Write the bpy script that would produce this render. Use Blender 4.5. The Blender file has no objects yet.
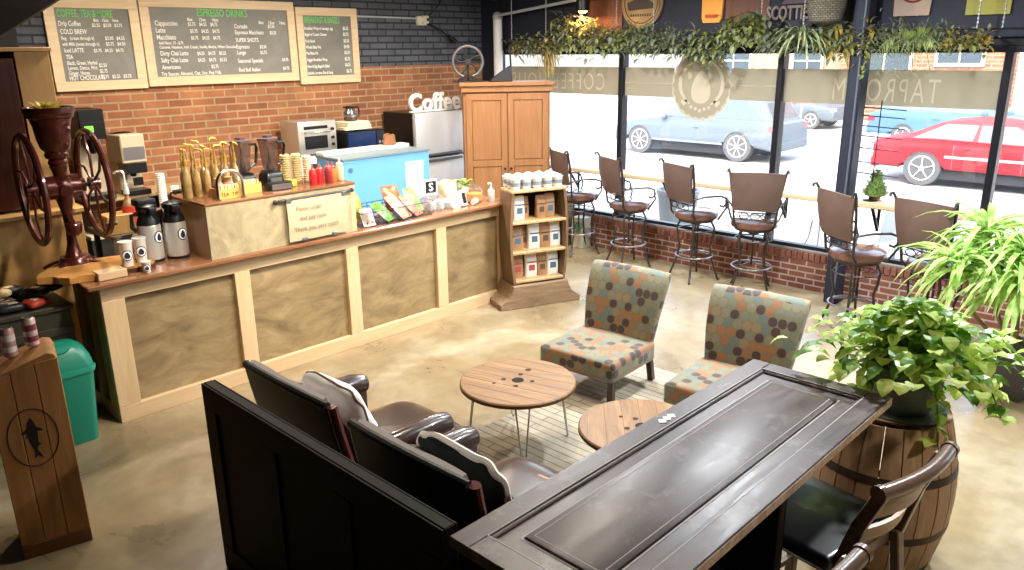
WORLD = 2.3
SUN = 1.0
LAMP = 115.0
import bpy, bmesh, math, random
from mathutils import Vector, Matrix, Euler
PI = math.pi
rnd = random.Random(7)
SC = bpy.context.scene
COL = SC.collection

# ------------------------------------------------------------------ materials
def nodes(name):
    m = bpy.data.materials.new(name); m.use_nodes = True
    nt = m.node_tree
    b = nt.nodes['Principled BSDF']
    return m, nt, b

def N(nt, typ, **kw):
    n = nt.nodes.new(typ)
    for k, v in kw.items():
        if k in n.inputs: n.inputs[k].default_value = v
        else: setattr(n, k, v)
    return n

def rgb(h):
    if isinstance(h, str):
        c = [int(h[i:i+2], 16)/255 for i in (0, 2, 4)]
        c = [x/12.92 if x <= .04045 else ((x+.055)/1.055)**2.4 for x in c]
        return (c[0], c[1], c[2], 1)
    return (h[0], h[1], h[2], 1)

def ramp(nt, stops, interp='LINEAR'):
    r = nt.nodes.new('ShaderNodeValToRGB'); r.color_ramp.interpolation = interp
    el = r.color_ramp.elements
    while len(el) > len(stops): el.remove(el[-1])
    while len(el) < len(stops): el.new(1)
    for e, (p, c) in zip(el, stops): e.position = p; e.color = rgb(c)
    return r

def plain(name, col, rough=.5, metal=0, noise=.0, scale=20, coat=0, spec=.5, trans=0, ior=1.45, emit=None, estr=0, bump=0, alpha=1, sss=0):
    m, nt, b = nodes(name)
    b.inputs['Base Color'].default_value = rgb(col)
    b.inputs['Roughness'].default_value = rough
    b.inputs['Metallic'].default_value = metal
    b.inputs['Coat Weight'].default_value = coat
    b.inputs['Specular IOR Level'].default_value = spec
    b.inputs['Transmission Weight'].default_value = trans
    b.inputs['IOR'].default_value = ior
    b.inputs['Alpha'].default_value = alpha
    if emit is not None:
        b.inputs['Emission Color'].default_value = rgb(emit); b.inputs['Emission Strength'].default_value = estr
    if noise or bump:
        tc = N(nt, 'ShaderNodeTexCoord')
        nz = N(nt, 'ShaderNodeTexNoise', Scale=scale, Detail=4.0)
        nt.links.new(tc.outputs['Object'], nz.inputs['Vector'])
        if noise:
            c = rgb(col)
            r = ramp(nt, [(.3, [x*(1-noise) for x in c[:3]]), (.7, [min(1, x*(1+noise)) for x in c[:3]])])
            nt.links.new(nz.outputs['Fac'], r.inputs['Fac']); nt.links.new(r.outputs['Color'], b.inputs['Base Color'])
        if bump:
            bp = N(nt, 'ShaderNodeBump', Strength=bump, Distance=.01)
            nt.links.new(nz.outputs['Fac'], bp.inputs['Height']); nt.links.new(bp.outputs['Normal'], b.inputs['Normal'])
    return m

def wood(name, c1, c2, c3=None, axis=0, scale=6, rough=.5, stretch=12, bump=.15, coat=0, rr=None):
    """grain runs along the given local axis"""
    m, nt, b = nodes(name)
    tc = N(nt, 'ShaderNodeTexCoord'); mp = N(nt, 'ShaderNodeMapping')
    s = [stretch, stretch, stretch]; s[axis] = 1
    mp.inputs['Scale'].default_value = s
    nz = N(nt, 'ShaderNodeTexNoise', Scale=scale/3, Detail=6.0, Roughness=.6, Distortion=.8)
    nt.links.new(tc.outputs['Object'], mp.inputs['Vector']); nt.links.new(mp.outputs['Vector'], nz.inputs['Vector'])
    st = [(.25, c1), (.6, c2)] + ([(.8, c3)] if c3 else [])
    r = ramp(nt, st); nt.links.new(nz.outputs['Fac'], r.inputs['Fac'])
    nt.links.new(r.outputs['Color'], b.inputs['Base Color'])
    b.inputs['Roughness'].default_value = rough; b.inputs['Coat Weight'].default_value = coat
    if rr:
        r2 = ramp(nt, [(.3, [rr[0]]*3), (.7, [rr[1]]*3)]); nt.links.new(nz.outputs['Fac'], r2.inputs['Fac']); nt.links.new(r2.outputs['Color'], b.inputs['Roughness'])
    if bump:
        bp = N(nt, 'ShaderNodeBump', Strength=bump, Distance=.004)
        nt.links.new(nz.outputs['Fac'], bp.inputs['Height']); nt.links.new(bp.outputs['Normal'], b.inputs['Normal'])
    return m

def blotch(name, c1, c2, c3, scale=4, rough=.55, bump=.1, dist=2.0, aniso=(1, 1, 1)):
    m, nt, b = nodes(name)
    tc = N(nt, 'ShaderNodeTexCoord'); mp = N(nt, 'ShaderNodeMapping'); mp.inputs['Scale'].default_value = aniso
    nz = N(nt, 'ShaderNodeTexNoise', Scale=scale, Detail=8.0, Roughness=.65, Distortion=dist)
    nt.links.new(tc.outputs['Object'], mp.inputs['Vector']); nt.links.new(mp.outputs['Vector'], nz.inputs['Vector'])
    r = ramp(nt, [(.3, c1), (.5, c2), (.72, c3)]); nt.links.new(nz.outputs['Fac'], r.inputs['Fac'])
    nt.links.new(r.outputs['Color'], b.inputs['Base Color']); b.inputs['Roughness'].default_value = rough
    if bump:
        bp = N(nt, 'ShaderNodeBump', Strength=bump, Distance=.01)
        nt.links.new(nz.outputs['Fac'], bp.inputs['Height']); nt.links.new(bp.outputs['Normal'], b.inputs['Normal'])
    return m

def brick(name, c1, c2, mortar, bw=.24, bh=.08, ms=.012, rough=.85, bump=.5, dirt=None, offset=.5):
    m, nt, b = nodes(name)
    uv = N(nt, 'ShaderNodeUVMap')
    bt = N(nt, 'ShaderNodeTexBrick', Scale=1.0); bt.offset = offset
    bt.inputs['Color1'].default_value = rgb(c1); bt.inputs['Color2'].default_value = rgb(c2); bt.inputs['Mortar'].default_value = rgb(mortar)
    bt.inputs['Brick Width'].default_value = bw; bt.inputs['Row Height'].default_value = bh
    bt.inputs['Mortar Size'].default_value = ms; bt.inputs['Mortar Smooth'].default_value = .3; bt.inputs['Bias'].default_value = 0
    nt.links.new(uv.outputs['UV'], bt.inputs['Vector'])
    nz = N(nt, 'ShaderNodeTexNoise', Scale=3.0, Detail=6.0, Roughness=.7)
    nt.links.new(uv.outputs['UV'], nz.inputs['Vector'])
    mx = N(nt, 'ShaderNodeMix', data_type='RGBA', blend_type='MULTIPLY'); mx.inputs['Factor'].default_value = .75
    r = ramp(nt, [(.3, (.55, .55, .55)), (.65, (1.15, 1.1, 1.05))]); nt.links.new(nz.outputs['Fac'], r.inputs['Fac'])
    nt.links.new(bt.outputs['Color'], mx.inputs[6]); nt.links.new(r.outputs['Color'], mx.inputs[7])
    nt.links.new(mx.outputs[2], b.inputs['Base Color'])
    b.inputs['Roughness'].default_value = rough
    bp = N(nt, 'ShaderNodeBump', Strength=bump, Distance=.012); bp.invert = True
    nt.links.new(bt.outputs['Fac'], bp.inputs['Height']); nt.links.new(bp.outputs['Normal'], b.inputs['Normal'])
    return m

def math_(nt, op, a, b=None):
    n = N(nt, 'ShaderNodeMath', operation=op)
    for i, v in enumerate((a, b)):
        if v is None: continue
        if isinstance(v, (int, float)): n.inputs[i].default_value = v
        else: nt.links.new(v, n.inputs[i])
    return n.outputs[0]

def dots(name, size=.072):
    """upholstery woven with staggered discs in brown, orange, teal and sand"""
    m, nt, b = nodes(name)
    uv = N(nt, 'ShaderNodeUVMap'); sp = N(nt, 'ShaderNodeSeparateXYZ'); nt.links.new(uv.outputs['UV'], sp.inputs[0])
    u = math_(nt, 'MULTIPLY', sp.outputs[0], 1/size); v = math_(nt, 'MULTIPLY', sp.outputs[1], 1/(size*.88))
    row = math_(nt, 'FLOOR', v); par = math_(nt, 'MULTIPLY', math_(nt, 'FLOORED_MODULO', row, 2), .5)
    u2 = math_(nt, 'ADD', u, par); cu = math_(nt, 'FLOOR', u2)
    fx = math_(nt, 'SUBTRACT', math_(nt, 'FRACT', u2), .5); fy = math_(nt, 'MULTIPLY', math_(nt, 'SUBTRACT', math_(nt, 'FRACT', v), .5), .88)
    d = math_(nt, 'SQRT', math_(nt, 'ADD', math_(nt, 'MULTIPLY', fx, fx), math_(nt, 'MULTIPLY', fy, fy)))
    cb = N(nt, 'ShaderNodeCombineXYZ'); nt.links.new(cu, cb.inputs[0]); nt.links.new(row, cb.inputs[1])
    wn = N(nt, 'ShaderNodeTexWhiteNoise', noise_dimensions='2D'); nt.links.new(cb.outputs[0], wn.inputs['Vector'])
    r = ramp(nt, [(0, '402c29'), (.2, '71725e'), (.42, '8e633e'), (.62, '7b765f'), (.8, '5f6e67'), (.9, '857354')], 'CONSTANT')
    nt.links.new(wn.outputs['Value'], r.inputs['Fac'])
    mask = N(nt, 'ShaderNodeMapRange'); mask.inputs['From Min'].default_value = .45; mask.inputs['From Max'].default_value = .5
    nt.links.new(d, mask.inputs['Value'])
    mx = N(nt, 'ShaderNodeMix', data_type='RGBA'); nt.links.new(mask.outputs[0], mx.inputs['Factor'])
    nt.links.new(r.outputs['Color'], mx.inputs[6]); mx.inputs[7].default_value = rgb('6e6850')
    nt.links.new(mx.outputs[2], b.inputs['Base Color']); b.inputs['Roughness'].default_value = .75
    b.inputs['Sheen Weight'].default_value = .3
    return m

def glass(name, tint=(1, 1, 1), refl=.06, veil=.0, veilcol=(.8, .82, .85)):
    """thin pane: see-through, a little mirror, a little milky veil"""
    m = bpy.data.materials.new(name); m.use_nodes = True; nt = m.node_tree; nt.nodes.clear()
    o = N(nt, 'ShaderNodeOutputMaterial'); t = N(nt, 'ShaderNodeBsdfTransparent'); t.inputs[0].default_value = rgb(tint)
    g = N(nt, 'ShaderNodeBsdfGlossy'); g.inputs['Roughness'].default_value = .02
    m1 = N(nt, 'ShaderNodeMixShader'); m1.inputs[0].default_value = refl
    nt.links.new(t.outputs[0], m1.inputs[1]); nt.links.new(g.outputs[0], m1.inputs[2]); last = m1
    if veil:
        d = N(nt, 'ShaderNodeBsdfTranslucent'); d.inputs[0].default_value = rgb(veilcol)
        m2 = N(nt, 'ShaderNodeMixShader'); m2.inputs[0].default_value = veil
        nt.links.new(m1.outputs[0], m2.inputs[1]); nt.links.new(d.outputs[0], m2.inputs[2]); last = m2
    nt.links.new(last.outputs[0], o.inputs[0]); return m

def leafmat(name, c1, c2, scale=3, rough=.45, trans=.3):
    m = bpy.data.materials.new(name); m.use_nodes = True; nt = m.node_tree
    b = nt.nodes['Principled BSDF']; o = nt.nodes['Material Output']
    tc = N(nt, 'ShaderNodeTexCoord'); nz = N(nt, 'ShaderNodeTexNoise', Scale=scale*4, Detail=2.0)
    nt.links.new(tc.outputs['Object'], nz.inputs['Vector'])
    r = ramp(nt, [(.35, c1), (.65, c2)]); nt.links.new(nz.outputs['Fac'], r.inputs['Fac'])
    nt.links.new(r.outputs['Color'], b.inputs['Base Color']); b.inputs['Roughness'].default_value = rough
    t = N(nt, 'ShaderNodeBsdfTranslucent'); nt.links.new(r.outputs['Color'], t.inputs[0])
    mx = N(nt, 'ShaderNodeMixShader'); mx.inputs[0].default_value = trans
    nt.links.new(b.outputs[0], mx.inputs[1]); nt.links.new(t.outputs[0], mx.inputs[2]); nt.links.new(mx.outputs[0], o.inputs[0])
    return m

# ------------------------------------------------------------------ mesh builder
def V(*a): return Vector(a if len(a) > 1 else a[0])

def frame(d):
    d = Vector(d).normalized()
    up = Vector((0, 0, 1)) if abs(d.z) < .95 else Vector((1, 0, 0))
    a = d.cross(up).normalized(); b = a.cross(d).normalized()
    return a, b, d            # a horizontal, b mostly up

class MB:
    def __init__(self): self.bm = bmesh.new()
    def _bev(self, faces, bevel, seg):
        if bevel:
            es = list({e for f in faces for e in f.edges})
            bmesh.ops.bevel(self.bm, geom=es, offset=bevel, segments=seg, affect='EDGES', profile=.6, clamp_overlap=True)
    def box(self, c, s, rot=None, bevel=0, seg=1, taper=None):
        """centre, full size, euler"""
        M = Euler(rot).to_matrix() if rot else Matrix.Identity(3)
        vs = []
        for z in (-1, 1):
            k = taper if (taper and z == 1) else (1, 1)
            for x, y in ((-1, -1), (1, -1), (1, 1), (-1, 1)):
                vs.append(self.bm.verts.new(M @ V(x*s[0]/2*k[0], y*s[1]/2*k[1], z*s[2]/2) + V(*c)))
        F = [self.bm.faces.new([vs[i] for i in f]) for f in ((3, 2, 1, 0), (4, 5, 6, 7), (0, 1, 5, 4), (1, 2, 6, 5), (2, 3, 7, 6), (3, 0, 4, 7))]
        self._bev(F, bevel, seg); return self
    def bx(self, x0, x1, y0, y1, z0, z1, bevel=0, seg=1):
        return self.box(((x0+x1)/2, (y0+y1)/2, (z0+z1)/2), (abs(x1-x0), abs(y1-y0), abs(z1-z0)), None, bevel, seg)
    def bar(self, p, q, w, h, bevel=0, twist=0):
        p, q = V(*p), V(*q); a, b, d = frame(q-p)
        if twist:
            R = Matrix.Rotation(twist, 3, d); a = R @ a; b = R @ b
        vs = [self.bm.verts.new(c + a*sx*w/2 + b*sy*h/2) for c in (p, q) for sx, sy in ((-1, -1), (1, -1), (1, 1), (-1, 1))]
        F = [self.bm.faces.new([vs[i] for i in f]) for f in ((3, 2, 1, 0), (4, 5, 6, 7), (0, 1, 5, 4), (1, 2, 6, 5), (2, 3, 7, 6), (3, 0, 4, 7))]
        self._bev(F, bevel, 1); return self
    def cyl(self, p, q, r, r2=None, seg=16):
        return self.tube([p, q], r, seg, radii=[r, r if r2 is None else r2])
    def tube(self, pts, r, seg=8, closed=False, radii=None, flat=1):
        pts = [V(*p) for p in pts]; n = len(pts); rings = []
        prev = None
        for i, p in enumerate(pts):
            if closed: d = pts[(i+1) % n]-pts[i-1]
            else: d = pts[min(i+1, n-1)]-pts[max(i-1, 0)]
            if prev is None: a, b, d = frame(d)
            else:
                d = d.normalized(); a = prev - d*prev.dot(d)
                if a.length < 1e-6: a, b, d = frame(d)
                a.normalize(); b = a.cross(d)
            prev = a
            rr = radii[i] if radii else r
            rings.append([self.bm.verts.new(p + a*math.cos(t)*rr + b*math.sin(t)*rr*flat) for t in [2*PI*k/seg for k in range(seg)]])
        m = n if closed else n-1
        for i in range(m):
            A, B = rings[i], rings[(i+1) % n]
            for k in range(seg):
                self.bm.faces.new((A[k], A[(k+1) % seg], B[(k+1) % seg], B[k]))
        if not closed:
            self.bm.faces.new(rings[0][::-1]); self.bm.faces.new(rings[-1])
        return self
    def lathe(self, prof, c=(0, 0, 0), seg=24, sx=1, sy=1, cap=True):
        """profile [(r, z)] bottom to top"""
        c = V(*c); rings = []
        for r, z in prof:
            rings.append([self.bm.verts.new(c+V(r*sx*math.cos(2*PI*k/seg), r*sy*math.sin(2*PI*k/seg), z)) for k in range(seg)])
        for A, B in zip(rings, rings[1:]):
            for k in range(seg): self.bm.faces.new((A[k], A[(k+1) % seg], B[(k+1) % seg], B[k]))
        if cap: self.bm.faces.new(rings[0][::-1]); self.bm.faces.new(rings[-1])
        return self
    def prism(self, poly, t, o=(0, 0, 0), ax=(1, 0, 0), ay=(0, 0, 1), bevel=0, seg=1):
        """polygon in the plane (ax, ay) at o, extruded by t along ax x ay, centred"""
        ax, ay, o = V(*ax), V(*ay), V(*o); n = ax.cross(ay).normalized()
        A = [self.bm.verts.new(o + ax*x + ay*y - n*t/2) for x, y in poly]
        B = [self.bm.verts.new(o + ax*x + ay*y + n*t/2) for x, y in poly]
        F = [self.bm.faces.new(A[::-1]), self.bm.faces.new(B)]
        k = len(poly)
        for i in range(k): F.append(self.bm.faces.new((A[i], A[(i+1) % k], B[(i+1) % k], B[i])))
        self._bev(F[:2], bevel, seg); return self
    def grid(self, f, nu, nv, thick=0, closeu=False):
        """surface f(u,v) -> point for u,v in 0..1; thick gives a second skin along the normal"""
        P = [[V(*f(i/nu, j/nv)) for j in range(nv+1)] for i in range(nu+1)]
        T = [[self.bm.verts.new(p) for p in r] for r in P]
        for i in range(nu):
            for j in range(nv): self.bm.faces.new((T[i][j], T[i+1][j], T[i+1][j+1], T[i][j+1]))
        if thick:
            Bt = []
            for i in range(nu+1):
                row = []
                for j in range(nv+1):
                    du = P[min(i+1, nu)][j]-P[max(i-1, 0)][j]; dv = P[i][min(j+1, nv)]-P[i][max(j-1, 0)]
                    nn = du.cross(dv); nn = nn.normalized() if nn.length > 0 else V(0, 0, 1)
                    row.append(self.bm.verts.new(P[i][j]-nn*thick))
                Bt.append(row)
            for i in range(nu):
                for j in range(nv): self.bm.faces.new((Bt[i][j], Bt[i][j+1], Bt[i+1][j+1], Bt[i+1][j]))
            for i in range(nu):
                self.bm.faces.new((T[i+1][0], T[i][0], Bt[i][0], Bt[i+1][0])); self.bm.faces.new((T[i][nv], T[i+1][nv], Bt[i+1][nv], Bt[i][nv]))
            for j in range(nv):
                self.bm.faces.new((T[0][j], T[0][j+1], Bt[0][j+1], Bt[0][j])); self.bm.faces.new((T[nu][j+1], T[nu][j], Bt[nu][j], Bt[nu][j+1]))
        return self
    def pillow(self, c, s, rot=None, e=.5, nu=20, nv=12, pinch=0):
        """superellipsoid cushion of full size s; small e is boxier"""
        M = Euler(rot).to_matrix() if rot else Matrix.Identity(3); c = V(*c)
        def pw(v, k): return math.copysign(abs(v)**k, v)
        rings = []
        for j in range(nv+1):
            ph = -PI/2 + PI*j/nv
            cz = pw(math.sin(ph), .8); cr = abs(math.cos(ph))**.55
            row = []
            for i in range(nu):
                th = 2*PI*i/nu
                x = cr*pw(math.cos(th), e); y = cr*pw(math.sin(th), e)
                k = 1-pinch*(abs(x*y))
                row.append(self.bm.verts.new(M @ V(x*s[0]/2, y*s[1]/2, cz*s[2]/2*k) + c))
            rings.append(row)
        for A, B in zip(rings, rings[1:]):
            for k in range(nu): self.bm.faces.new((A[k], A[(k+1) % nu], B[(k+1) % nu], B[k]))
        return self
    def ball(self, c, s, u=12, v=8):
        r = bmesh.ops.create_uvsphere(self.bm, u_segments=u, v_segments=v, radius=1)
        for w in r['verts']: w.co = V(w.co.x*s[0], w.co.y*s[1], w.co.z*s[2]) + V(*c)
        return self
    def leaf(self, p, d, L, W, droop=.3, up=(0, 0, 1), seg=3, fold=.15):
        """a tapering blade that starts at p along d and droops"""
        p = V(*p); d = V(*d).normalized(); a = d.cross(V(*up))
        if a.length < .05: a = d.cross(V(1, 0, .1))
        a.normalize(); prof = {3: (.0, .9, .8, 0), 4: (.1, .8, 1, .65, 0), 5: (.25, .8, 1, .85, .5, 0), 2: (0, 1, 0)}[seg]
        last = None; q = p.copy(); dd = d.copy()
        for i in range(seg+1):
            w = W/2*prof[i]; nn = a.cross(dd)
            cur = [self.bm.verts.new(q - a*w + nn*w*fold*2), self.bm.verts.new(q), self.bm.verts.new(q + a*w + nn*w*fold*2)] if w > 0 else [self.bm.verts.new(q)]
            if last:
                if len(last) == 3 and len(cur) == 3:
                    self.bm.faces.new((last[0], last[1], cur[1], cur[0])); self.bm.faces.new((last[1], last[2], cur[2], cur[1]))
                elif len(last) == 1 and len(cur) == 3:
                    self.bm.faces.new((last[0], cur[1], cur[0])); self.bm.faces.new((last[0], cur[2], cur[1]))
                elif len(cur) == 1 and len(last) == 3:
                    self.bm.faces.new((last[0], last[1], cur[0])); self.bm.faces.new((last[1], last[2], cur[0]))
            last = cur
            q = q + dd*(L/seg); dd = (dd + V(0, 0, -droop/seg*1.5)).normalized()
        return self
    def add_mesh(self, me, M):
        n = len(self.bm.verts); self.bm.from_mesh(me); self.bm.verts.ensure_lookup_table()
        for v in self.bm.verts[n:]: v.co = M @ v.co
        return self
    def move(self, M):
        for v in self.bm.verts: v.co = M @ v.co
        return self

def uvbox(me):
    uv = me.uv_layers.new(name='UVMap').data
    vs = me.vertices
    for p in me.polygons:
        n = p.normal; ax = max(range(3), key=lambda i: abs(n[i]))
        for li in p.loop_indices:
            c = vs[me.loops[li].vertex_index].co
            uv[li].uv = (c.y, c.z) if ax == 0 else ((c.x, c.z) if ax == 1 else (c.x, c.y))

def obj(name, mb, mat, parent=None, loc=None, rotz=0, label=None, cat=None, group=None, kind=None, smooth=True, ang=35, recalc=True):
    if recalc: bmesh.ops.recalc_face_normals(mb.bm, faces=mb.bm.faces[:])
    me = bpy.data.meshes.new(name); mb.bm.to_mesh(me); mb.bm.free()
    if smooth:
        for p in me.polygons: p.use_smooth = True
        me.set_sharp_from_angle(angle=math.radians(ang))
    uvbox(me)
    for m in (mat if isinstance(mat, (list, tuple)) else [mat]): me.materials.append(m)
    o = bpy.data.objects.new(name, me); COL.objects.link(o)
    if parent is not None: o.parent = parent
    if loc is not None: o.location = loc
    if rotz: o.rotation_euler.z = rotz
    tag(o, label, cat, group, kind); return o

def tag(o, label=None, cat=None, group=None, kind=None):
    if label: o['label'] = label
    if cat: o['category'] = cat
    if group: o['group'] = group
    if kind: o['kind'] = kind
    return o

def thing(name, label, cat, loc=(0, 0, 0), rotz=0, group=None):
    o = bpy.data.objects.new(name, None); COL.objects.link(o); o.empty_display_size = .1
    o.location = loc; o.rotation_euler.z = rotz
    return tag(o, label, cat, group)

KIDS = {}
def dup(root, loc, rotz=0, label=None, group=None, scale=None):
    def cp(o, parent):
        c = o.copy(); COL.objects.link(c)
        if parent: c.parent = parent
        for ch in list(o.children): cp(ch, c)
        return c
    c = cp(root, None); c.location = loc; c.rotation_euler.z = rotz
    if scale: c.scale = scale
    if label: c['label'] = label
    if group: c['group'] = group
    return c

def struct(name, mb, mat, **k):
    return obj(name, mb, mat, kind='structure', **k)

_fonts = {}
def text_into(mb, s, size, M, depth=.002, align='LEFT', sx=1, spacing=1, bold=0, res=3):
    cu = bpy.data.curves.new('t', 'FONT'); cu.body = s; cu.size = size; cu.extrude = depth; cu.align_x = align
    cu.space_character = spacing; cu.offset = bold; cu.resolution_u = res
    o = bpy.data.objects.new('t', cu); COL.objects.link(o)
    dg = bpy.context.evaluated_depsgraph_get()
    me = bpy.data.meshes.new_from_object(o.evaluated_get(dg))
    mb.add_mesh(me, M @ Matrix.Diagonal((sx, 1, 1, 1)))
    bpy.data.objects.remove(o); bpy.data.curves.remove(cu); bpy.data.meshes.remove(me)

def plane_matrix(o, ax, ay):
    ax, ay = V(*ax).normalized(), V(*ay).normalized(); n = ax.cross(ay)
    return Matrix(((ax.x, ay.x, n.x, o[0]), (ax.y, ay.y, n.y, o[1]), (ax.z, ay.z, n.z, o[2]), (0, 0, 0, 1)))

def arc(c, r, a0, a1, n, ax=(1, 0, 0), ay=(0, 0, 1), ry=None):
    c, ax, ay = V(*c), V(*ax), V(*ay)
    return [c + ax*r*math.cos(a0+(a1-a0)*i/n) + ay*(ry or r)*math.sin(a0+(a1-a0)*i/n) for i in range(n+1)]

def ring(c, r, n=32, ax=(1, 0, 0), ay=(0, 1, 0)):
    return arc(c, r, 0, 2*PI*(n-1)/n, n-1, ax, ay)
# ------------------------------------------------------------------ camera
cam_d = bpy.data.cameras.new('camera'); cam_o = bpy.data.objects.new('camera', cam_d); COL.objects.link(cam_o)
cam_d.sensor_width = 36; cam_d.lens = 780.3/1024*36; cam_d.clip_start = .05; cam_d.clip_end = 300
_r = V(.69485, -.71905, -.01186); _u = V(.21679, .19371, .95681); _f = V(.68570, .66741, -.29048)
cam_o.matrix_world = Matrix(((_r.x, _u.x, -_f.x, 0), (_r.y, _u.y, -_f.y, 0), (_r.z, _u.z, -_f.z, 2.65), (0, 0, 0, 1)))
SC.camera = cam_o

# ------------------------------------------------------------------ palette
M = {}
def conc():
    m, nt, b = nodes('polished_concrete')
    tc = N(nt, 'ShaderNodeTexCoord')
    n1 = N(nt, 'ShaderNodeTexNoise', Scale=1.1, Detail=8.0, Roughness=.6, Distortion=.6); n2 = N(nt, 'ShaderNodeTexNoise', Scale=9.0, Detail=6.0)
    nt.links.new(tc.outputs['Object'], n1.inputs['Vector']); nt.links.new(tc.outputs['Object'], n2.inputs['Vector'])
    r = ramp(nt, [(.3, '7b6a4e'), (.5, '958363'), (.7, 'b0a389')]); nt.links.new(n1.outputs['Fac'], r.inputs['Fac'])
    r2 = ramp(nt, [(.35, (.86, .86, .86)), (.6, (1, 1, 1))]); nt.links.new(n2.outputs['Fac'], r2.inputs['Fac'])
    mx = N(nt, 'ShaderNodeMix', data_type='RGBA', blend_type='MULTIPLY'); mx.inputs['Factor'].default_value = 1
    nt.links.new(r.outputs['Color'], mx.inputs[6]); nt.links.new(r2.outputs['Color'], mx.inputs[7]); nt.links.new(mx.outputs[2], b.inputs['Base Color'])
    r3 = ramp(nt, [(.3, (.22,)*3), (.7, (.42,)*3)]); nt.links.new(n1.outputs['Fac'], r3.inputs['Fac']); nt.links.new(r3.outputs['Color'], b.inputs['Roughness'])
    return m
M['floor'] = conc()
M['brick'] = brick('red_brick', '8a5438', 'a46e48', 'a88e6e', bw=.26, bh=.083, ms=.011)
M['brick_dark'] = brick('painted_brick', '4b5059', '5c616b', '2c2f36', bw=.27, bh=.083, ms=.012, bump=.8)
M['brick_knee'] = brick('brown_brick', '6f3f33', '85503f', 'a99a90', bw=.2, bh=.068, ms=.01)
M['navy'] = plain('navy_paint', '1b2030', .6, noise=.15)
M['ceil'] = plain('dark_ceiling', '101114', .8)
M['dim'] = plain('dark_wall', '24211f', .8)
M['black_metal'] = plain('black_metal', '25262c', .4, .6)
M['iron'] = plain('wrought_iron', '4b4441', .4, .7, noise=.2)
M['pine'] = wood('pale_pine', 'bfa27a', 'ccb08a', 'd8c09c', axis=2, scale=5, bump=.06)
M['pine_x'] = wood('pale_pine_x', 'bfa27a', 'ccb08a', 'd8c09c', axis=0, scale=5, bump=.06)
M['ply'] = blotch('stained_plywood', '65543a', '86724f', 'a08c68', scale=2.6, rough=.6, dist=.7, bump=.05, aniso=(1, 1, 2.4))
M['butcher'] = wood('varnished_counter', '6c452e', '8a5f42', 'a37a54', axis=0, scale=5, rough=.22, bump=.05, coat=.3)
M['oak'] = wood('golden_oak', '8c5f3c', '9f7048', 'ab7f56', axis=2, scale=5, rough=.4)
M['darkwood'] = wood('espresso_wood', '1c1412', '2e211d', '3d2c26', axis=0, scale=6, rough=.35, bump=.2)
M['steel'] = plain('brushed_steel', 'b8babd', .28, .95)
M['chrome'] = plain('chrome', 'd6d6d8', .12, 1)
M['white'] = plain('white_plastic', 'e6e6e4', .4)
M['paper'] = plain('paper', 'efece4', .8)
M['black'] = plain('black_plastic', '101012', .35)
M['rubber'] = plain('black_rubber', '17171a', .7)
M['glass'] = glass('clear_glass', refl=.12)

# ------------------------------------------------------------------ room
XW, YW, ZC = 8.38, 8.7, 3.75
struct('floor', MB().bx(-3, 8.5, -4, 8.8, -.12, 0), M['floor'])
struct('ceiling', MB().bx(-3.1, 8.6, -4.1, 8.9, ZC, ZC+.1), M['ceil'])
struct('wall_back', MB().bx(2.3, XW, YW, YW+.16, 0, 2.44), M['brick'])
struct('wall_back_upper', MB().bx(2.3, XW, YW, YW+.16, 2.44, ZC), M['brick_dark'])
struct('wall_left_of_counter', MB().bx(-3, 2.3, YW, YW+.16, 0, ZC), M['dim'])
struct('wall_left', MB().bx(-3.1, -3, -4, YW, 0, ZC), M['dim'])
struct('wall_front', MB().bx(-3, 8.5, -4.1, -4, 0, ZC), M['dim'])
struct('wall_window_upper', MB().bx(XW-.02, XW+.14, -4, 8.85, 2.62, ZC), M['navy'])
struct('wall_window_corner', MB().bx(XW-.02, XW+.14, 8.37, 8.85, 0, 2.62), M['navy'])
struct('wall_window_end', MB().bx(XW-.02, XW+.14, -4, -2.3, 0, 2.62), M['navy'])
kw = MB().bx(XW-.06, XW+.16, -2.3, 8.37, 0, .34)
struct('wall_window_lower', kw, M['brick_knee'])
# soldier course on top of the knee wall: bricks standing on edge
sc = MB(); y = -2.28
while y < 8.33:
    sc.box((XW+.04, y+.033, .385), (.23, .058, .088), bevel=.004); y += .067
struct('trim_1', sc, blotch('soldier_brick', '5f382e', '7b4a3b', '8b5b49', scale=30, rough=.85, dist=0))
struct('trim_2', MB().bx(XW-.05, XW+.15, -2.3, 8.37, .429, .46, bevel=.005), plain('sill_metal', '8f8c88', .5, .3))

# windows: frames, panes, the frosted band with its lettering
MUL = [8.26, 6.14, 4.01, 1.86, -.3, -2.3]
M['pane'] = glass('window_glass', refl=.04, veil=.012)  # thin milky veil imitates glare haze over the street
M['band'] = None
def bandmat():
    m = bpy.data.materials.new('frosted_band'); m.use_nodes = True; nt = m.node_tree; nt.nodes.clear()
    o = N(nt, 'ShaderNodeOutputMaterial'); t = N(nt, 'ShaderNodeBsdfTransparent'); t.inputs[0].default_value = rgb('a8a294')
    d = N(nt, 'ShaderNodeBsdfDiffuse'); d.inputs[0].default_value = rgb('8f8878')
    tl = N(nt, 'ShaderNodeBsdfTranslucent'); tl.inputs[0].default_value = rgb('7b7464')
    a = N(nt, 'ShaderNodeAddShader'); nt.links.new(d.outputs[0], a.inputs[0]); nt.links.new(tl.outputs[0], a.inputs[1])
    m1 = N(nt, 'ShaderNodeMixShader'); m1.inputs[0].default_value = .88
    nt.links.new(t.outputs[0], m1.inputs[1]); nt.links.new(a.outputs[0], m1.inputs[2]); nt.links.new(m1.outputs[0], o.inputs[0])
    return m
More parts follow.
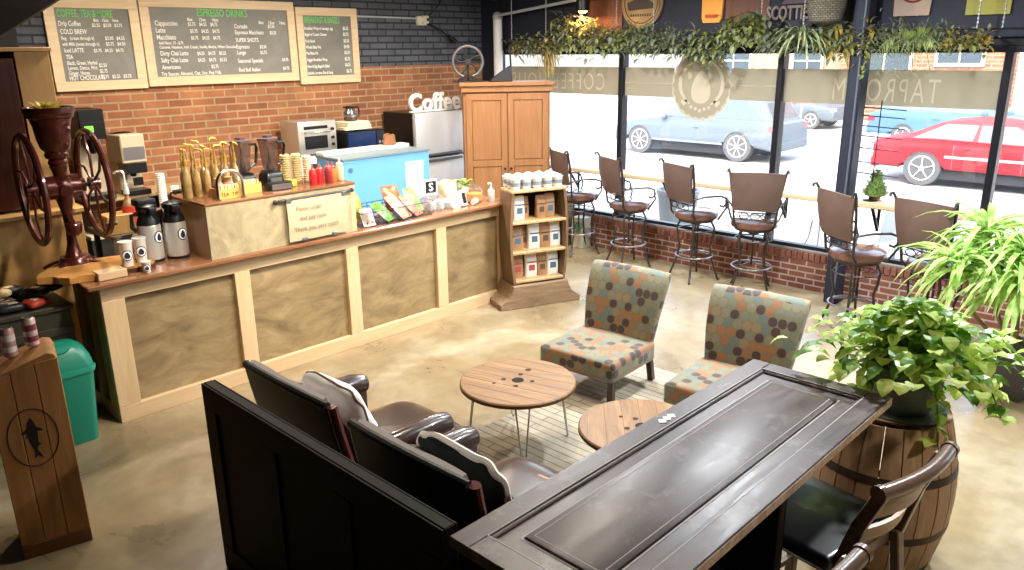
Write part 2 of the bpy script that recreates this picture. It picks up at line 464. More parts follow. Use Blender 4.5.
def letmat():
    m = bpy.data.materials.new('vinyl_letter'); m.use_nodes = True; nt = m.node_tree; nt.nodes.clear()
    o = N(nt, 'ShaderNodeOutputMaterial')
    d = N(nt, 'ShaderNodeBsdfDiffuse'); d.inputs[0].default_value = rgb('9c9484')
    tl = N(nt, 'ShaderNodeBsdfTranslucent'); tl.inputs[0].default_value = rgb('928b7c')
    a = N(nt, 'ShaderNodeAddShader'); nt.links.new(d.outputs[0], a.inputs[0]); nt.links.new(tl.outputs[0], a.inputs[1])
    nt.links.new(a.outputs[0], o.inputs[0]); return m
M['band'] = bandmat(); M['letter'] = letmat()
for i in range(5):
    a, b = MUL[i+1], MUL[i]
    w = struct('window_%d' % (i+1), MB().bx(XW-.03, XW+.06, a+.03, b-.03, 2.56, 2.62).bx(XW-.03, XW+.06, a+.03, b-.03, .46, .5), M['black_metal'])
    obj('pane', MB().box((XW+.02, (a+b)/2, 1.53), (.008, b-a-.06, 2.08)), M['pane'], w)
for i, y in enumerate(MUL[1:-1]):
    struct('trim_%d' % (i+3), MB().bx(XW-.05, XW+.08, y-.035, y+.035, .46, 2.62, bevel=.006), M['black_metal'])
# vinyl stuck on the inner face of the glass (its lettering reads from the street, so it is mirrored here)
vy = thing('window_band', 'tan frosted vinyl band across the street windows, lettered for the street side', 'window decal', (XW+.006, 0, 0))
def cut(o, cutter):
    """carve the cutter's solids out of the vinyl so the pale film can sit flush in the openings"""
    md = o.modifiers.new('cut', 'BOOLEAN'); md.operation = 'DIFFERENCE'; md.object = cutter; md.solver = 'EXACT'; md.use_self = True
    me = bpy.data.meshes.new_from_object(o.evaluated_get(bpy.context.evaluated_depsgraph_get()))
    o.modifiers.clear(); o.data = me; bpy.data.objects.remove(cutter)
strips = {}
for a, b in ((6.18, 8.2), (4.05, 4.62), (5.38, 6.1), (1.9, 3.97)):
    strips[a] = obj('band_strip', MB().bx(-.002, .002, a, b, 2.05, 2.40), M['band'], vy, smooth=False)
for word, y0, z0, sz, key in (('COFFEE HOUSE', 6.42, 2.11, .31, 6.18), ('TAPROOM', 2.40, 2.09, .33, 1.9)):
    for dep, nm in ((.02, 'cutter'), (.0015, 'lettering')):
        t = MB(); text_into(t, word, sz, plane_matrix((0, y0, z0), (0, 1, 0), (0, 0, 1)), dep, sx=.72 if word[0] == 'C' else .58, spacing=1.22, bold=-.002)
        bmesh.ops.remove_doubles(t.bm, verts=t.bm.verts[:], dist=.0002)
        if nm == 'cutter': cut(strips[key], obj(nm, t, M['letter'], vy, smooth=False))
        else: obj(nm, t, M['letter'], vy, label='pale letters %s read in reverse' % word, smooth=False)
obj('pinstripe', MB().bx(-.006, -.004, 4.05, 4.62, 2.205, 2.22), M['letter'], vy)
obj('pinstripe', MB().bx(-.006, -.004, 5.38, 6.1, 2.205, 2.22), M['letter'], vy)
# round seal with a scalloped rim, two wheat curves, a drop-shaped bust and two hearts
se = thing('window_seal', 'round tan decal with scalloped rim and pale emblem on the middle window', 'window decal', (XW-.002, 5.0, 2.2))
def disc(r, n, sc=0, k=0): return [((r+sc*math.cos(k*t))*math.cos(t), (r+sc*math.cos(k*t))*math.sin(t)) for t in [2*PI*i/n for i in range(n)]]
AY, AZ = (0, 1, 0), (0, 0, 1)
field = obj('seal_field', MB().prism(disc(.375, 144, .009, 24), .003, (0, 0, 0), AY, AZ), M['band'], se, smooth=False)
def emblem(th):
    out = []
    for s in (-1, 1):
        pts = [(s*(.28+.03*math.sin(PI*i/10)) * math.cos((i-5)*.2) , .27*math.sin((i-5)*.22)+.02) for i in range(11)]
        inn = [(p[0]*.84, p[1]*.96) for p in pts][::-1]
        out.append(MB().prism(pts+inn, th, (0, 0, 0), AY, AZ))
        out.append(MB().prism([(s*.22+.045*(16*math.sin(t)**3)/16, -.2+.045*(13*math.cos(t)-5*math.cos(2*t)-2*math.cos(3*t)-math.cos(4*t))/16) for t in [2*PI*i/24 for i in range(24)]], th, (0, 0, 0), AY, AZ))
    out.append(MB().prism([(.125*math.sin(t)*(1-.35*math.cos(t)) , -.02+.19*math.cos(t)) for t in [2*PI*i/28 for i in range(28)]], th, (0, 0, 0), AY, AZ))
    for k in range(5): out.append(MB().prism([(-.12+.06*k*1.0+.022*math.cos(t), -.29+.02*abs(k-2)+.022*math.sin(t)) for t in [2*PI*i/10 for i in range(10)]], th, (0, 0, 0), AY, AZ))
    out.append(MB().prism([(.155+.03*math.cos(t), .12+.05*math.sin(t)) for t in [2*PI*i/14 for i in range(14)]], th, (0, 0, 0), AY, AZ))
    return out
for e in emblem(.05): cut(field, obj('cutter', e, M['letter'], se, smooth=False))
for e in emblem(.003): obj('emblem_piece', e, M['letter'], se, smooth=False)
rim_ = obj('seal_rim', MB().prism(disc(.40, 144, .004, 24), .003, (0, 0, 0), AY, AZ), M['letter'], se, smooth=False)
cut(rim_, obj('cutter', MB().prism(disc(.3755, 144, .009, 24), .05, (0, 0, 0), AY, AZ), M['letter'], se, smooth=False))

# pillar, window bar, white pipe
p = thing('steel_pillar', 'dark steel pillar standing before the street windows', 'pillar', (8.12, 3.12, 0))
obj('shaft', MB().bx(-.09, .09, -.1, .02, 0, ZC-.01, bevel=.006).bx(-.07, .07, .02, .045, 0, ZC-.01), M['navy'], p)
obj('conduit', MB().cyl((-.1, -.07, .02), (-.1, -.07, ZC-.02), .011).cyl((-.1, -.07, 1.0), (-.1, -.07, 1.06), .018), plain('conduit_paint', '5d6470', .5, .3), p, label='thin grey conduit')
M['barwood'] = wood('bar_plank', 'b59a76', 'c9b08c', 'd8c4a2', axis=1, scale=5, rough=.5)
for (a, b, lab) in ((3.3, 8.1, 'long pale wooden bar top along the windows behind the first four stools'), (-2.2, 2.92, 'pale wooden bar top along the windows beside the tall spiky plant')):
    w = thing('window_bar', lab, 'bar counter', (0, 0, 0))
    obj('bar_top', MB().bx(8.03, 8.33, a, b, 1.065, 1.115, bevel=.008), M['barwood'], w)
    k = 0; yy = a+.5
    while yy < b:
        obj('bracket', MB().bar((8.12, yy, 1.06), (8.33, yy, .8), .03, .02).bar((8.33, yy, 1.06), (8.33, yy, .78), .03, .012), M['black_metal'], w); yy += 1.5
wp = thing('white_pipe', 'white pipe rising in the corner beside the windows and bending along the wall', 'pipe', (8.24, 8.24, 0))
obj('vertical_run', MB().cyl((0, 0, .0), (0, 0, 3.06), .065, seg=20), M['white'], wp)
obj('horizontal_run', MB().cyl((-.05, -.07, 3.09), (-.06, -2.2, 3.3), .02, seg=10).ball((0, 0, 3.07), (.075, .075, .075)), plain('grey_pipe', 'aab0b4', .5), wp)

# conduit and junction box high on the back wall
jb = thing('emergency_light', 'small cream junction box with conduit on the painted brick wall', 'electrical box', (7.2, YW-.03, 3.02))
obj('box', MB().box((0, 0, 0), (.16, .06, .12), bevel=.01).box((.03, -.05, .05), (.1, .05, .03), bevel=.008).box((.03, -.05, -.02), (.1, .05, .03), bevel=.008), plain('cream_plastic', 'd8d2bd', .5), jb)
obj('conduit', MB().cyl((-1.05, .01, .04), (-.08, .01, .03), .014), plain('conduit_grey', 'a6a8a6', .5), jb)
cord = MB().tube([(.1, -.02, -.03), (.3, -.05, -.12), (.42, -.1, -.22), (.52, -.1, -.26), (.6, -.08, -.27)], .009).cyl((.4, -.1, -.2), (.52, -.1, -.27), .03)
obj('hanging_cable', cord, M['black'], jb)
obj('hanging_cable', MB().tube([(.08, 0, .03), (.2, -.06, .14), (.4, -.14, .4), (.5, -.2, .7)], .008), M['black'], jb)

# sloping timber above the far left
sb = thing('timber_brace', 'dark sloping timber brace under the ceiling at the top left', 'beam', (0, 0, 0))
obj('timber', MB().bar((.15, 4.1, 2.29), (2.3, 4.1, 3.62), .16, .17, bevel=.008), M['darkwood'], sb)
obj('bracket', MB().bar((.1, 4.12, 2.62), (2.0, 4.12, 3.74), .3, .34), plain('unlit_black', '0b0a0b', .8), sb)  # black bar added for the unlit dark above the timber

# ------------------------------------------------------------------ daylight and lamps
w = bpy.data.worlds.new('World'); SC.world = w; w.use_nodes = True; nt = w.node_tree
bg = nt.nodes['Background']; sky = N(nt, 'ShaderNodeTexSky'); sky.sky_type = 'NISHITA'
sky.sun_disc = False; sky.sun_elevation = math.radians(50); sky.sun_rotation = math.radians(250); sky.air_density = 1.4; sky.dust_density = 4; sky.ozone_density = 1.0
mx = N(nt, 'ShaderNodeMix', data_type='RGBA'); mx.inputs['Factor'].default_value = .55
nt.links.new(sky.outputs[0], mx.inputs[6]); mx.inputs[7].default_value = (.42, .43, .45, 1)
nt.links.new(mx.outputs[2], bg.inputs['Color']); bg.inputs['Strength'].default_value = WORLD
def light(name, typ, loc, energy, color=(1, 1, 1), rot=(0, 0, 0), **k):
    l = bpy.data.lights.new(name, typ); l.energy = energy; l.color = color
    for a, b in k.items(): setattr(l, a, b)
    o = bpy.data.objects.new(name, l); COL.objects.link(o); o.location = loc; o.rotation_euler = rot; return o
# the sun stands behind this building, over the roof: it lights the street and the cars
light('sun', 'SUN', (0, 0, 20), SUN, (1, .96, .9), (math.radians(38), 0, math.radians(-65)), angle=math.radians(1))
# sampling portals in the window openings
for i in range(5):
    a, b = MUL[i+1], MUL[i]
    o = light('window_portal', 'AREA', (XW+.2, (a+b)/2, 1.54), 1, (1, 1, 1), (0, PI/2, 0), shape='RECTANGLE', size=2.1, size_y=b-a)
    o.data.cycles.is_portal = True
# unseen ceiling cans added to brighten the room; only the garland lamp is real
can_bm = None
SPOTS = [(2.6, 3.9, 1.0, 2), (3.9, 3.9, 1.0, 2), (5.2, 4.0, .9, 2), (2.9, 6.9, .6, 0), (4.7, 6.9, .55, 0), (6.3, 6.6, .5, 0), (3.6, 3.2, .4, 0), (3.4, -1.2, .5, 0), (5.7, 1.0, 1.3, 3), (6.0, 3.0, 1.1, 3), (6.1, 5.0, 1.0, 3), (8.0, 6.5, .08, 1)]
for i, (x, y, k, c) in enumerate(SPOTS):
    z0 = 3.08 if c == 1 else 3.5
    t = thing('fill_and_seen_can', 'unseen black can spotlight added to brighten the room', 'ceiling light', (x, y, z0), group='unseen can spotlights added to brighten the room')
    if c == 1: t['label'] = 'small glowing lamp above the leafy garland by the window corner'; del t['group']
    obj('housing', MB().lathe([(.075, 0), (.085, .0), (.085, .16), (.03, .2), (.015, .2), (.015, ZC-z0)], (0, 0, 0)), M['black'], t)
    obj('bulb', MB().ball((0, 0, .0), (.055, .055, .03)), plain('bulb_%d' % c, 'ffd9a0', .5, emit='ff9a4a' if c == 1 else 'ffdcb0', estr=25), t)
    if c == 2:
        light('fill_and_seen_lamp', 'SPOT', (x, y, z0-.05), LAMP*k*3.5, (1, .88, .74), (math.radians(43), 0, 0), spot_size=math.radians(64), spot_blend=.9, shadow_soft_size=.12)
    else:
        light('fill_and_seen_lamp', 'AREA', (x, y, z0-.05), LAMP*k, {0: (1, .87, .70), 1: (1, .5, .2), 3: (.92, .96, 1)}[c], (0, 0, 0), shape='DISK', size=.25)  # cool cans near the windows are added to stand in for daylight
# ------------------------------------------------------------------ serving counter
CT = 1.10
c = thing('serving_counter', 'long serving counter faced with plywood panels in pale pine frames', 'counter', (0, 0, 0))
obj('body', MB().bx(1.79, 5.84, 5.83, 6.38, 0.0, CT-.035), M['ply'], c)
top = MB().bx(1.65, 5.90, 5.70, 6.44, CT-.035, CT, bevel=.008)
obj('worktop', top, M['butcher'], c, label='varnished brown worktop')
X0, XP = 1.75, [1.75, 2.76, 3.82, 4.88, 5.76]
obj('rail', MB().bx(1.75, 5.86, 5.785, 5.83, .95, CT-.036, bevel=.003), M['pine_x'], c)
obj('rail', MB().bx(1.75, 5.86, 5.785, 5.83, .0, .125, bevel=.003), M['pine_x'], c)
for i, x in enumerate(XP):
    w_ = .16 if i in (0,) else .13
    if i == 4: w_ = .1
    obj('post', MB().bx(x, x+w_, 5.785, 5.83, .126, .949, bevel=.003), M['pine'], c)
# the end by the green bin
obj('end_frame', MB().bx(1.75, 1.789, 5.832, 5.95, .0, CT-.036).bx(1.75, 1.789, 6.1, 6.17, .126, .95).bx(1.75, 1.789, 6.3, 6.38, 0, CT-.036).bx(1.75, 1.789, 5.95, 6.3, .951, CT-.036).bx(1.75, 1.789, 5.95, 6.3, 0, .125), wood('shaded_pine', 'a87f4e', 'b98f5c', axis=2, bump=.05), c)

# raised plywood box on the counter
b = thing('raised_counter_box', 'plywood-fronted raised box with wooden top standing on the counter', 'counter box', (2.58, 5.76, CT))
BL, BD, BH = 1.36, .62, .44
obj('front_panel', MB().bx(0, BL-.05, 0, .02, 0, BH-.02), blotch('pale_plywood', '8c7f62', 'a39676', 'b5a988', scale=3, dist=3, bump=.05), b)
obj('side_panel', MB().bx(-.0, .02, .021, BD, 0, BH-.02), M['pine'], b)
obj('side_panel', MB().bx(BL-.05, BL, 0, BD, 0, BH-.02, bevel=.003), M['pine'], b)
obj('top_board', MB().bx(-.01, BL+.005, -.01, BD+.01, BH-.02, BH, bevel=.004), M['butcher'], b)
BT = CT+BH
BY = 5.76

# hanging paper sign clipped on a rod in front of the box
s = thing('hanging_paper_sign', 'handwritten parchment sign hanging from a rod on the raised box', 'sign', (3.18, 5.73, 1.48))
obj('rod', MB().tube([(-.02, .02, -.005), (0, .0, 0), (.7, .0, .0)], .010).ball((-.03, .0, -.005), (.022, .02, .022)).ball((.71, 0, 0), (.02, .02, .02)), M['iron'], s)
obj('clip', MB().box((.08, -.008, -.01), (.05, .02, .04), bevel=.004), M['steel'], s)
obj('clip', MB().box((.62, -.008, -.02), (.05, .02, .04), bevel=.004), M['steel'], s)
obj('clip', MB().box((.2, -.01, -.345), (.05, .03, .025), bevel=.004), M['steel'], s)
obj('clip', MB().box((.5, -.01, -.345), (.05, .03, .025), bevel=.004), M['steel'], s)
pp = obj('parchment', MB().grid(lambda u, v: (.06+.58*u, -.004-.02*math.sin(PI*v)*.6-.004*math.sin(7*u), -.01-.345*v), 14, 8, thick=.003), plain('parchment', 'b9ab8b', .8, noise=.06, scale=8), s)
for i, (tx, sx, z) in enumerate((('Please order', .13, -.1), ('and pay here', .16, -.18), ('Thank you very much', .1, -.27))):
    t = MB(); text_into(t, tx, .055, plane_matrix((sx, -.031, z), (1, 0, 0), (0, 0, 1)), .0006, sx=.9)
    obj('handwriting', t, plain('faded_ink', '7a7060', .8), pp)

# arched chrome tube
a = thing('chrome_arch', 'arched chrome tube standing on the left end of the raised box', 'rail', (2.83, 5.83, BT))
obj('tube', MB().tube([V(-.105, 0, 0)] + arc((0, 0, .12), .105, PI, 0, 14) + [V(.105, 0, 0)], .013, seg=12), M['chrome'], a)
obj('flange', MB().lathe([(.022, 0), (.022, .008)], (-.105, 0, 0)), M['chrome'], a)
obj('flange', MB().lathe([(.022, 0), (.022, .008)], (.105, 0, 0)), M['chrome'], a)

# syrup pump bottles
M['gold'] = plain('gold_pump', 'c9a548', .35, .6)
M['syrup'] = plain('amber_syrup', 'a58a58', .2, coat=.5, noise=.3, scale=14)
M['clearpl'] = glass('clear_plastic', (.93, .93, .92), .12, veil=.12)
def pump(name, lab, loc, h, body, pump_m, rz=0, group=None, label_m=None):
    t = thing(name, lab, 'bottle', loc, rz, group)
    obj('body', MB().lathe([(.030, 0), (.033, .01), (.033, h*.42), (.026, h*.5), (.012, h*.56), (.012, h*.62)], seg=16), body, t)
    if label_m: obj('bottle_label', MB().lathe([(.038, h*.12), (.038, h*.42)], seg=16, cap=False), label_m, t)
    obj('pump_head', MB().cyl((0, 0, h*.62), (0, 0, h*.7), .017).cyl((0, 0, h*.7), (0, 0, h*.8), .011).cyl((0, 0, h*.8), (0, 0, h*.97), .006).tube([(0, 0, h*.97), (.012, -.01, h), (.055, -.03, h*.985), (.07, -.035, h*.95)], .008), pump_m, t)
    return t
p0 = pump('syrup_bottle', 'syrup bottle with gold pump in the rows on the raised box', (2.62, 6.12, BT), .42, M['syrup'], M['gold'], .3, 'gold-pump syrup bottles on the raised box')
k = 0
for j in range(2):
    for i in range(6):
        if i == j == 0: continue
        k += 1
        dup(p0, (2.62+.083*i+.03*j, 6.12+.12*j, BT), .3+rnd.uniform(-1.4, 1.4), scale=(.82, .82, 1+rnd.uniform(-.13, .06)))
cond = plain('red_label', 'c23a30', .5)
pump('sauce_pump_bottle', 'fat caramel sauce bottle with tall white pump and red label', (2.42, 6.88, 1.201), .50, plain('caramel', '9c7a50', .3), M['white'], 2.4, label_m=cond).scale = (1.4, 1.4, 1)
# two red-capped mason jars under the arch
for i, x in enumerate((2.79, 2.88)):
    t = thing('sauce_jar', ('left' if i == 0 else 'right') + '-hand red-labelled jar seen through the chrome arch', 'jar', (x, 5.95, BT))
    obj('jar_body', MB().lathe([(.036, 0), (.04, .01), (.04, .1), (.03, .125), (.03, .14)], seg=16), plain('pink_glass', 'c9a08e', .2), t)
    obj('paper_label', MB().lathe([(.041, .045), (.041, .1)], seg=16, cap=False), cond, t)
    obj('lid', MB().lathe([(.032, .14), (.032, .155)], seg=16), plain('lid_gold', 'b99a5a', .4, .5), t)
# sweetener caddies
M['yellow'] = plain('yellow_card', 'd8b35c', .6)
def caddy(lab, x, y, w, n, rz):
    t = thing('packet_caddy', lab, 'caddy', (x, y, BT), rz)
    obj('tray', MB().bx(0, w, 0, .12, 0, .012).bx(0, w, 0, .006, .012, .07).bx(0, w, .114, .12, .012, .08).bx(0, .006, .006, .114, .012, .08).bx(w-.006, w, .006, .114, .012, .08), M['yellow'], t)
    pk = MB()
    for i in range(n): pk.box((.02+(w-.04)*(i/(n-1)), .06, .055), (.012, .085, .09), (0, .08*math.sin(i*2.1), 0))
    obj('packets', pk, plain('packet_cream', 'e3d3a0', .7), t)
caddy('wide yellow packet box with small dark print under the arch', 2.74, 5.86 - .06 + .06, .20, 9, 0)
tt = MB(); text_into(tt, 'TEA  TIP', .04, plane_matrix((.02, -.002, .018), (1, 0, 0), (0, 0, 1)), .0008)
obj('printing', tt, plain('dark_print', '3a2f20', .7), [o for o in COL.objects if o.name.startswith('packet_caddy')][0])
caddy('small yellow packet box right of the arch', 3.0, 5.95, .16, 7, .0)
M['smoke'] = glass('smoky_jar', (.62, .54, .52), .14, veil=.18, veilcol=(.5, .42, .42))
# blenders
def blender(lab, x, y, rz):
    t = thing('blender', lab, 'blender', (x, y, BT), rz); t.scale = (1.08, 1.08, 1.0)
    obj('motor_base', MB().lathe([(.1, 0), (.105, .02), (.095, .09), (.075, .13), (.06, .135)], seg=4).move(Matrix.Rotation(PI/4, 4, 'Z')), M['black'], t, ang=50)
    obj('jar', MB().lathe([(.05, .14), (.062, .17), (.085, .37), (.09, .385)], seg=6, cap=False), M['smoke'], t, ang=20)
    obj('contents_cone', MB().lathe([(.03, .145), (.012, .24), (.004, .33)], seg=10), plain('blade_dark', '2b2226', .4), t)
    obj('lid', MB().lathe([(.088, .386), (.09, .405), (.04, .41), (.04, .43)], seg=6), plain('smoky_lid', '5a4848', .5), t)
    obj('handle', MB().tube([(.08, 0, .36), (.13, 0, .36), (.14, 0, .33), (.12, 0, .2), (.065, 0, .17)], .012), M['black'], t)
    obj('control_panel', MB().box((0, -.078, .05), (.1, .012, .05), bevel=.004), M['steel'], t)
blender('left-hand blender with smoky jar on the raised box', 3.13, 6.18, .1)
blender('right-hand blender with smoky jar beside the cup stacks', 3.37, 6.16, .0)
t = thing('portion_cup_stack', 'stack of clear portion cups between the syrup rows and the blenders', 'cups', (3.03, 6.12, BT))
obj('cups', MB().lathe([(.03, 0)]+[(.034+.004*(i % 2), .01+.012*i) for i in range(12)]+[(.03, .16)], seg=16), M['clearpl'], t)
t = thing('order_tablet', 'low black-edged card reader with steel front before the right blender', 'card reader', (3.3, 5.93, BT), -.1)
obj('body', MB().box((0, 0, .03), (.2, .1, .06), (0, 0, 0), bevel=.008), M['black'], t)
obj('front', MB().box((.01, -.052, .03), (.17, .004, .045), bevel=.001), M['steel'], t)
t = thing('lime_sponge', 'small lime green sponge by the cup stacks', 'sponge', (3.46, 5.99, BT)); obj('sponge_body', MB().box((0, 0, .03), (.06, .09, .06), (0, 0, .2), bevel=.012, seg=2), plain('lime', 'a8a84a', .8, bump=.4, scale=60), t)
# cup stacks (yellow, cream)
def cups(lab, x, y, n, mat, tilt, z=BT, s=1, group=None):
    pr = []
    for i in range(n):
        pr += [(.030+.0002*i, .02*i), (.042+.0002*i, .02*i+.017)]
    t = thing('cup_stack', lab, 'cups', (x, y, z), 0, group); t.scale = (s, s, s)
    o = obj('cups', MB().lathe(pr+[(.036, .02*n+.01)], seg=18), mat, t); o.rotation_euler = (tilt, 0, 0)
    return t
cy = plain('cup_yellow', 'cdb988', .5); cc = plain('cup_cream', 'dfd2b4', .5)
cups('left-hand yellow cup stack beside the right blender', 3.52, 6.17, 12, cy, 0)
cups('middle yellow cup stack beside the right blender', 3.61, 6.14, 12, cy, 0)
cups('right-hand cream cup stack beside the red squeeze bottles', 3.69, 6.10, 11, cc, 0)
# squeeze bottles
def squeeze(lab, x, y, col, tip, h=.17):
    t = thing('squeeze_bottle', lab, 'bottle', (x, y, BT))
    obj('body', MB().lathe([(.03, 0), (.034, .006), (.034, h*.6), (.028, h*.68)], seg=16), plain('squeeze_'+col, col, .35), t)
    obj('nozzle', MB().lathe([(.03, h*.68), (.03, h*.76), (.01, h*.82), (.004, h)], seg=12), plain('nozzle_'+tip, tip, .4), t)
squeeze('leftmost red squeeze bottle on the raised box', 3.62, 5.9, 'c8262b', 'd84038')
squeeze('second red squeeze bottle, between the leftmost one and a darker slim one', 3.71, 5.93, 'cf2a2c', 'e04a3c')
squeeze('slim dark red squeeze bottle with pale streaks before the orange one', 3.765, 5.88, '8e2c30', 'b85a50', .19)
squeeze('orange squeeze bottle between the red ones and the cream one', 3.84, 5.93, 'c9702c', 'd8402c')
squeeze('cream squeeze bottle at the right end of the row', 3.92, 5.94, 'cdbf98', 'e0d6bc', .2)

# ------------------------------------------------------------------ left end of the counter
M['slab'] = wood('live_edge', '9c6a34', 'c08a4a', 'd7a766', axis=0, scale=4, stretch=5, rough=.35)
sl = thing('live_edge_slab', 'wavy-edged wooden slab lying at the left end of the counter', 'wood slab', (1.80, 6.08, CT), .25)
out = []
for i in range(40):
    a = 2*PI*i/40; r = 1+.10*math.sin(3*a+.5)+.06*math.sin(7*a)+.04*math.sin(13*a)
    out.append((.34*r*math.cos(a), .22*r*math.sin(a)))
obj('slab_board', MB().prism(out, .05, (0, 0, .027), (1, 0, 0), (0, 1, 0), bevel=.006), M['slab'], sl)
rs = thing('round_log_slice', 'round log slice with bark edge under the logo cups', 'wood slab', (2.07, 5.98, CT))
out = [(.16*(1+.04*math.sin(5*a))*math.cos(a), .12*(1+.04*math.sin(4*a))*math.sin(a)) for a in [2*PI*i/32 for i in range(32)]]
obj('slice', MB().prism(out, .035, (0, 0, .019), (1, 0, 0), (0, 1, 0), bevel=.004), M['slab'], rs)
bk = [(x*1.03, y*1.03) for x, y in out]
obj('bark', MB().prism(bk, .03, (0, 0, .016), (1, 0, 0), (0, 1, 0)), plain('bark', '4a2c1a', .9, bump=.6, scale=60), rs)
wb = thing('wooden_block', 'pale wooden block on the counter corner below the logo cups', 'wood block', (1.86, 5.80, CT), .0)
obj('block_body', MB().box((0, .05, .03), (.2, .12, .058), (0, 0, 0), bevel=.004), M['pine_x'], wb)
# logo cups
def ringpoly(r0, n=24): return [(r0*math.cos(2*PI*i/n), r0*math.sin(2*PI*i/n)) for i in range(n)]
logo_w = plain('logo_white', 'f0f0ee', .5); logo_d = plain('logo_navy', '20263c', .5)
def logo(parent, r, z, s=1.0, ang=-PI/2-.25):
    """round emblem: dark ring, white disc with a dark drop, on a curved wall of radius r"""
    d = V(math.cos(ang), math.sin(ang), 0); ax = V(-d.y, d.x, 0)
    def pt(x, y, off): a = x/r; return (d*math.cos(a)+ax*math.sin(a))*(r+off)+V(0, 0, z+y)
    for (r0, off, m, nm) in ((.048*s, .001, logo_d, 'badge_ring'), (.040*s, .002, logo_w, 'badge_disc')):
        mb = MB(); mb.grid(lambda u, v: pt(r0*v*math.cos(2*PI*u), r0*v*math.sin(2*PI*u), off), 24, 3)
        obj(nm, mb, m, parent, recalc=False)
    mb = MB(); mb.grid(lambda u, v: pt(.022*s*v*math.sin(2*PI*u)*(1-.4*math.cos(2*PI*u)), .03*s*v*math.cos(2*PI*u), .003), 20, 2)
    obj('badge_drop', mb, logo_d, parent, recalc=False)
for i, (x, y, z, lab) in enumerate(((2.02, 5.93, CT+.04, 'left-hand stack of clear logo cups on the log slice'), (2.14, 5.98, CT+.04, 'right-hand stack of clear logo cups on the log slice'), (2.10, 5.80, CT, 'small clear logo cup standing on the counter below the log slice'))):
    s_ = 1.1 if i < 2 else .75
    t = thing('logo_cup', lab, 'cup', (x, y, z)); t.scale = (s_, s_, s_)
    h = .16 if i < 2 else .1
    obj('cup_wall', MB().lathe([(.034, 0), (.044, h), (.047, h+.004), (.047, h+.01)], seg=20), plain('frosted_cup', 'dedad2', .25, coat=.4), t)
    logo(t, .043, h*.5, .75)
for i, (x, y) in enumerate(((2.24, 6.3), (2.31, 6.36), (2.66-.3, 6.4), (2.12, 6.36), (2.5, 6.36))):
    t = thing('glass_jar', 'clear glass jar standing behind the steel airpots', 'jar', (x, y, CT), 0, 'clear jars behind the airpots')
    obj('jar_wall', MB().lathe([(.03, 0), (.036, .006), (.036, .13), (.026, .15), (.026, .165)], seg=14), M['clearpl'], t)
    obj('jar_lid', MB().lathe([(.028, .165), (.028, .18)], seg=14), M['steel'], t)
# airpots
def airpot(lab, x, y, rz, lever, mat):
    t = thing('airpot', lab, 'coffee airpot', (x, y, CT), rz); t.scale = (.86, .86, 1.02)
    obj('base_ring', MB().lathe([(.098, 0), (.102, .006), (.102, .022)], seg=28), M['black'], t)
    obj('body', MB().lathe([(.099, .022), (.099, .27), (.094, .285)], seg=32), mat, t)
    obj('shoulder', MB().lathe([(.098, .285), (.09, .32), (.074, .35), (.072, .385), (.08, .39)], seg=28), M['black'], t)
    obj('pump_lid', MB().lathe([(.084, .39), (.088, .40), (.088, .425), (.05, .44)], seg=28).box((0, -.08, .395), (.07, .09, .05), bevel=.012, seg=2).cyl((0, -.115, .39), (0, -.118, .345), .011), M['black'], t)
    if lever: obj('lever', MB().tube([(0, .0, .43), (.0, -.03, .5), (.02, -.06, .515), (.03, -.07, .49)], .009), M['chrome'], t)
    else: obj('pump_button', MB().box((0, .03, .45), (.17, .13, .05), bevel=.015, seg=2), M['black'], t)
    obj('handle', MB().tube([(-.08, .02, .37), (-.125, .03, .36), (-.13, .035, .27), (-.1, .03, .24)], .011, flat=1.6), M['black'], t)
    logo(t, .1, .19, 1.0, -PI/2+.35)
    return t
shiny = plain('airpot_steel', 'dedbd6', .3, .65)
airpot('taller black-topped steel airpot at left, its pump button flat and wide', 2.27, 6.10, .1, False, shiny)
airpot('steel airpot with a chrome lever beside the raised box', 2.455, 6.07, -.1, True, shiny)

# antique grinder
M['red_iron'] = plain('oxblood_iron', '4a1d16', .28, .35, noise=.25, scale=12, coat=.4)
g = thing('antique_coffee_grinder', 'tall oxblood cast-iron coffee grinder with two big flywheels', 'coffee grinder', (1.78, 6.30, CT), math.radians(-3))
obj('hopper', MB().lathe([(.04, .77), (.062, .785), (.065, .805), (.055, .82), (.075, .835), (.08, .86), (.07, .875), (.095, .90), (.112, .97), (.12, 1.05), (.125, 1.10), (.15, 1.12), (.155, 1.14), (.165, 1.15), (.168, 1.19), (.155, 1.19), (.14, 1.13), (.08, .9)], seg=36), M['red_iron'], g)
obj('neck', MB().lathe([(.05, .66), (.06, .68), (.045, .7), (.05, .74), (.062, .77), (.05, .785)], seg=24), M['red_iron'], g)
obj('grinding_head', MB().cyl((-.11, 0, .62), (.11, 0, .62), .085, seg=24).cyl((.11, 0, .62), (.15, 0, .62), .05).cyl((-.15, 0, .62), (-.11, 0, .62), .05).ball((0, 0, .62), (.1, .1, .1)).cyl((.0, -.11, .6), (0, -.07, .6), .04), M['red_iron'], g)
obj('column', MB().lathe([(.09, .08), (.055, .12), (.036, .2), (.03, .3), (.035, .42), (.06, .55)], seg=20), M['red_iron'], g)
obj('crank_cup', MB().lathe([(.03, .28), (.05, .3), (.06, .36), (.055, .37)], (.0, -.12, 0), seg=16).bar((0, -.02, .42), (0, -.12, .36), .03, .03), M['red_iron'], g)
ft = MB().lathe([(.16, 0), (.165, .02), (.12, .05), (.1, .1)], seg=24)
for a in (.6, 2.5, 3.8, 5.6): ft.tube([(.1*math.cos(a), .1*math.sin(a), .07), (.2*math.cos(a), .2*math.sin(a), .03), (.23*math.cos(a), .23*math.sin(a), .012)], .022, flat=.6)
obj('foot', ft, M['red_iron'], g)
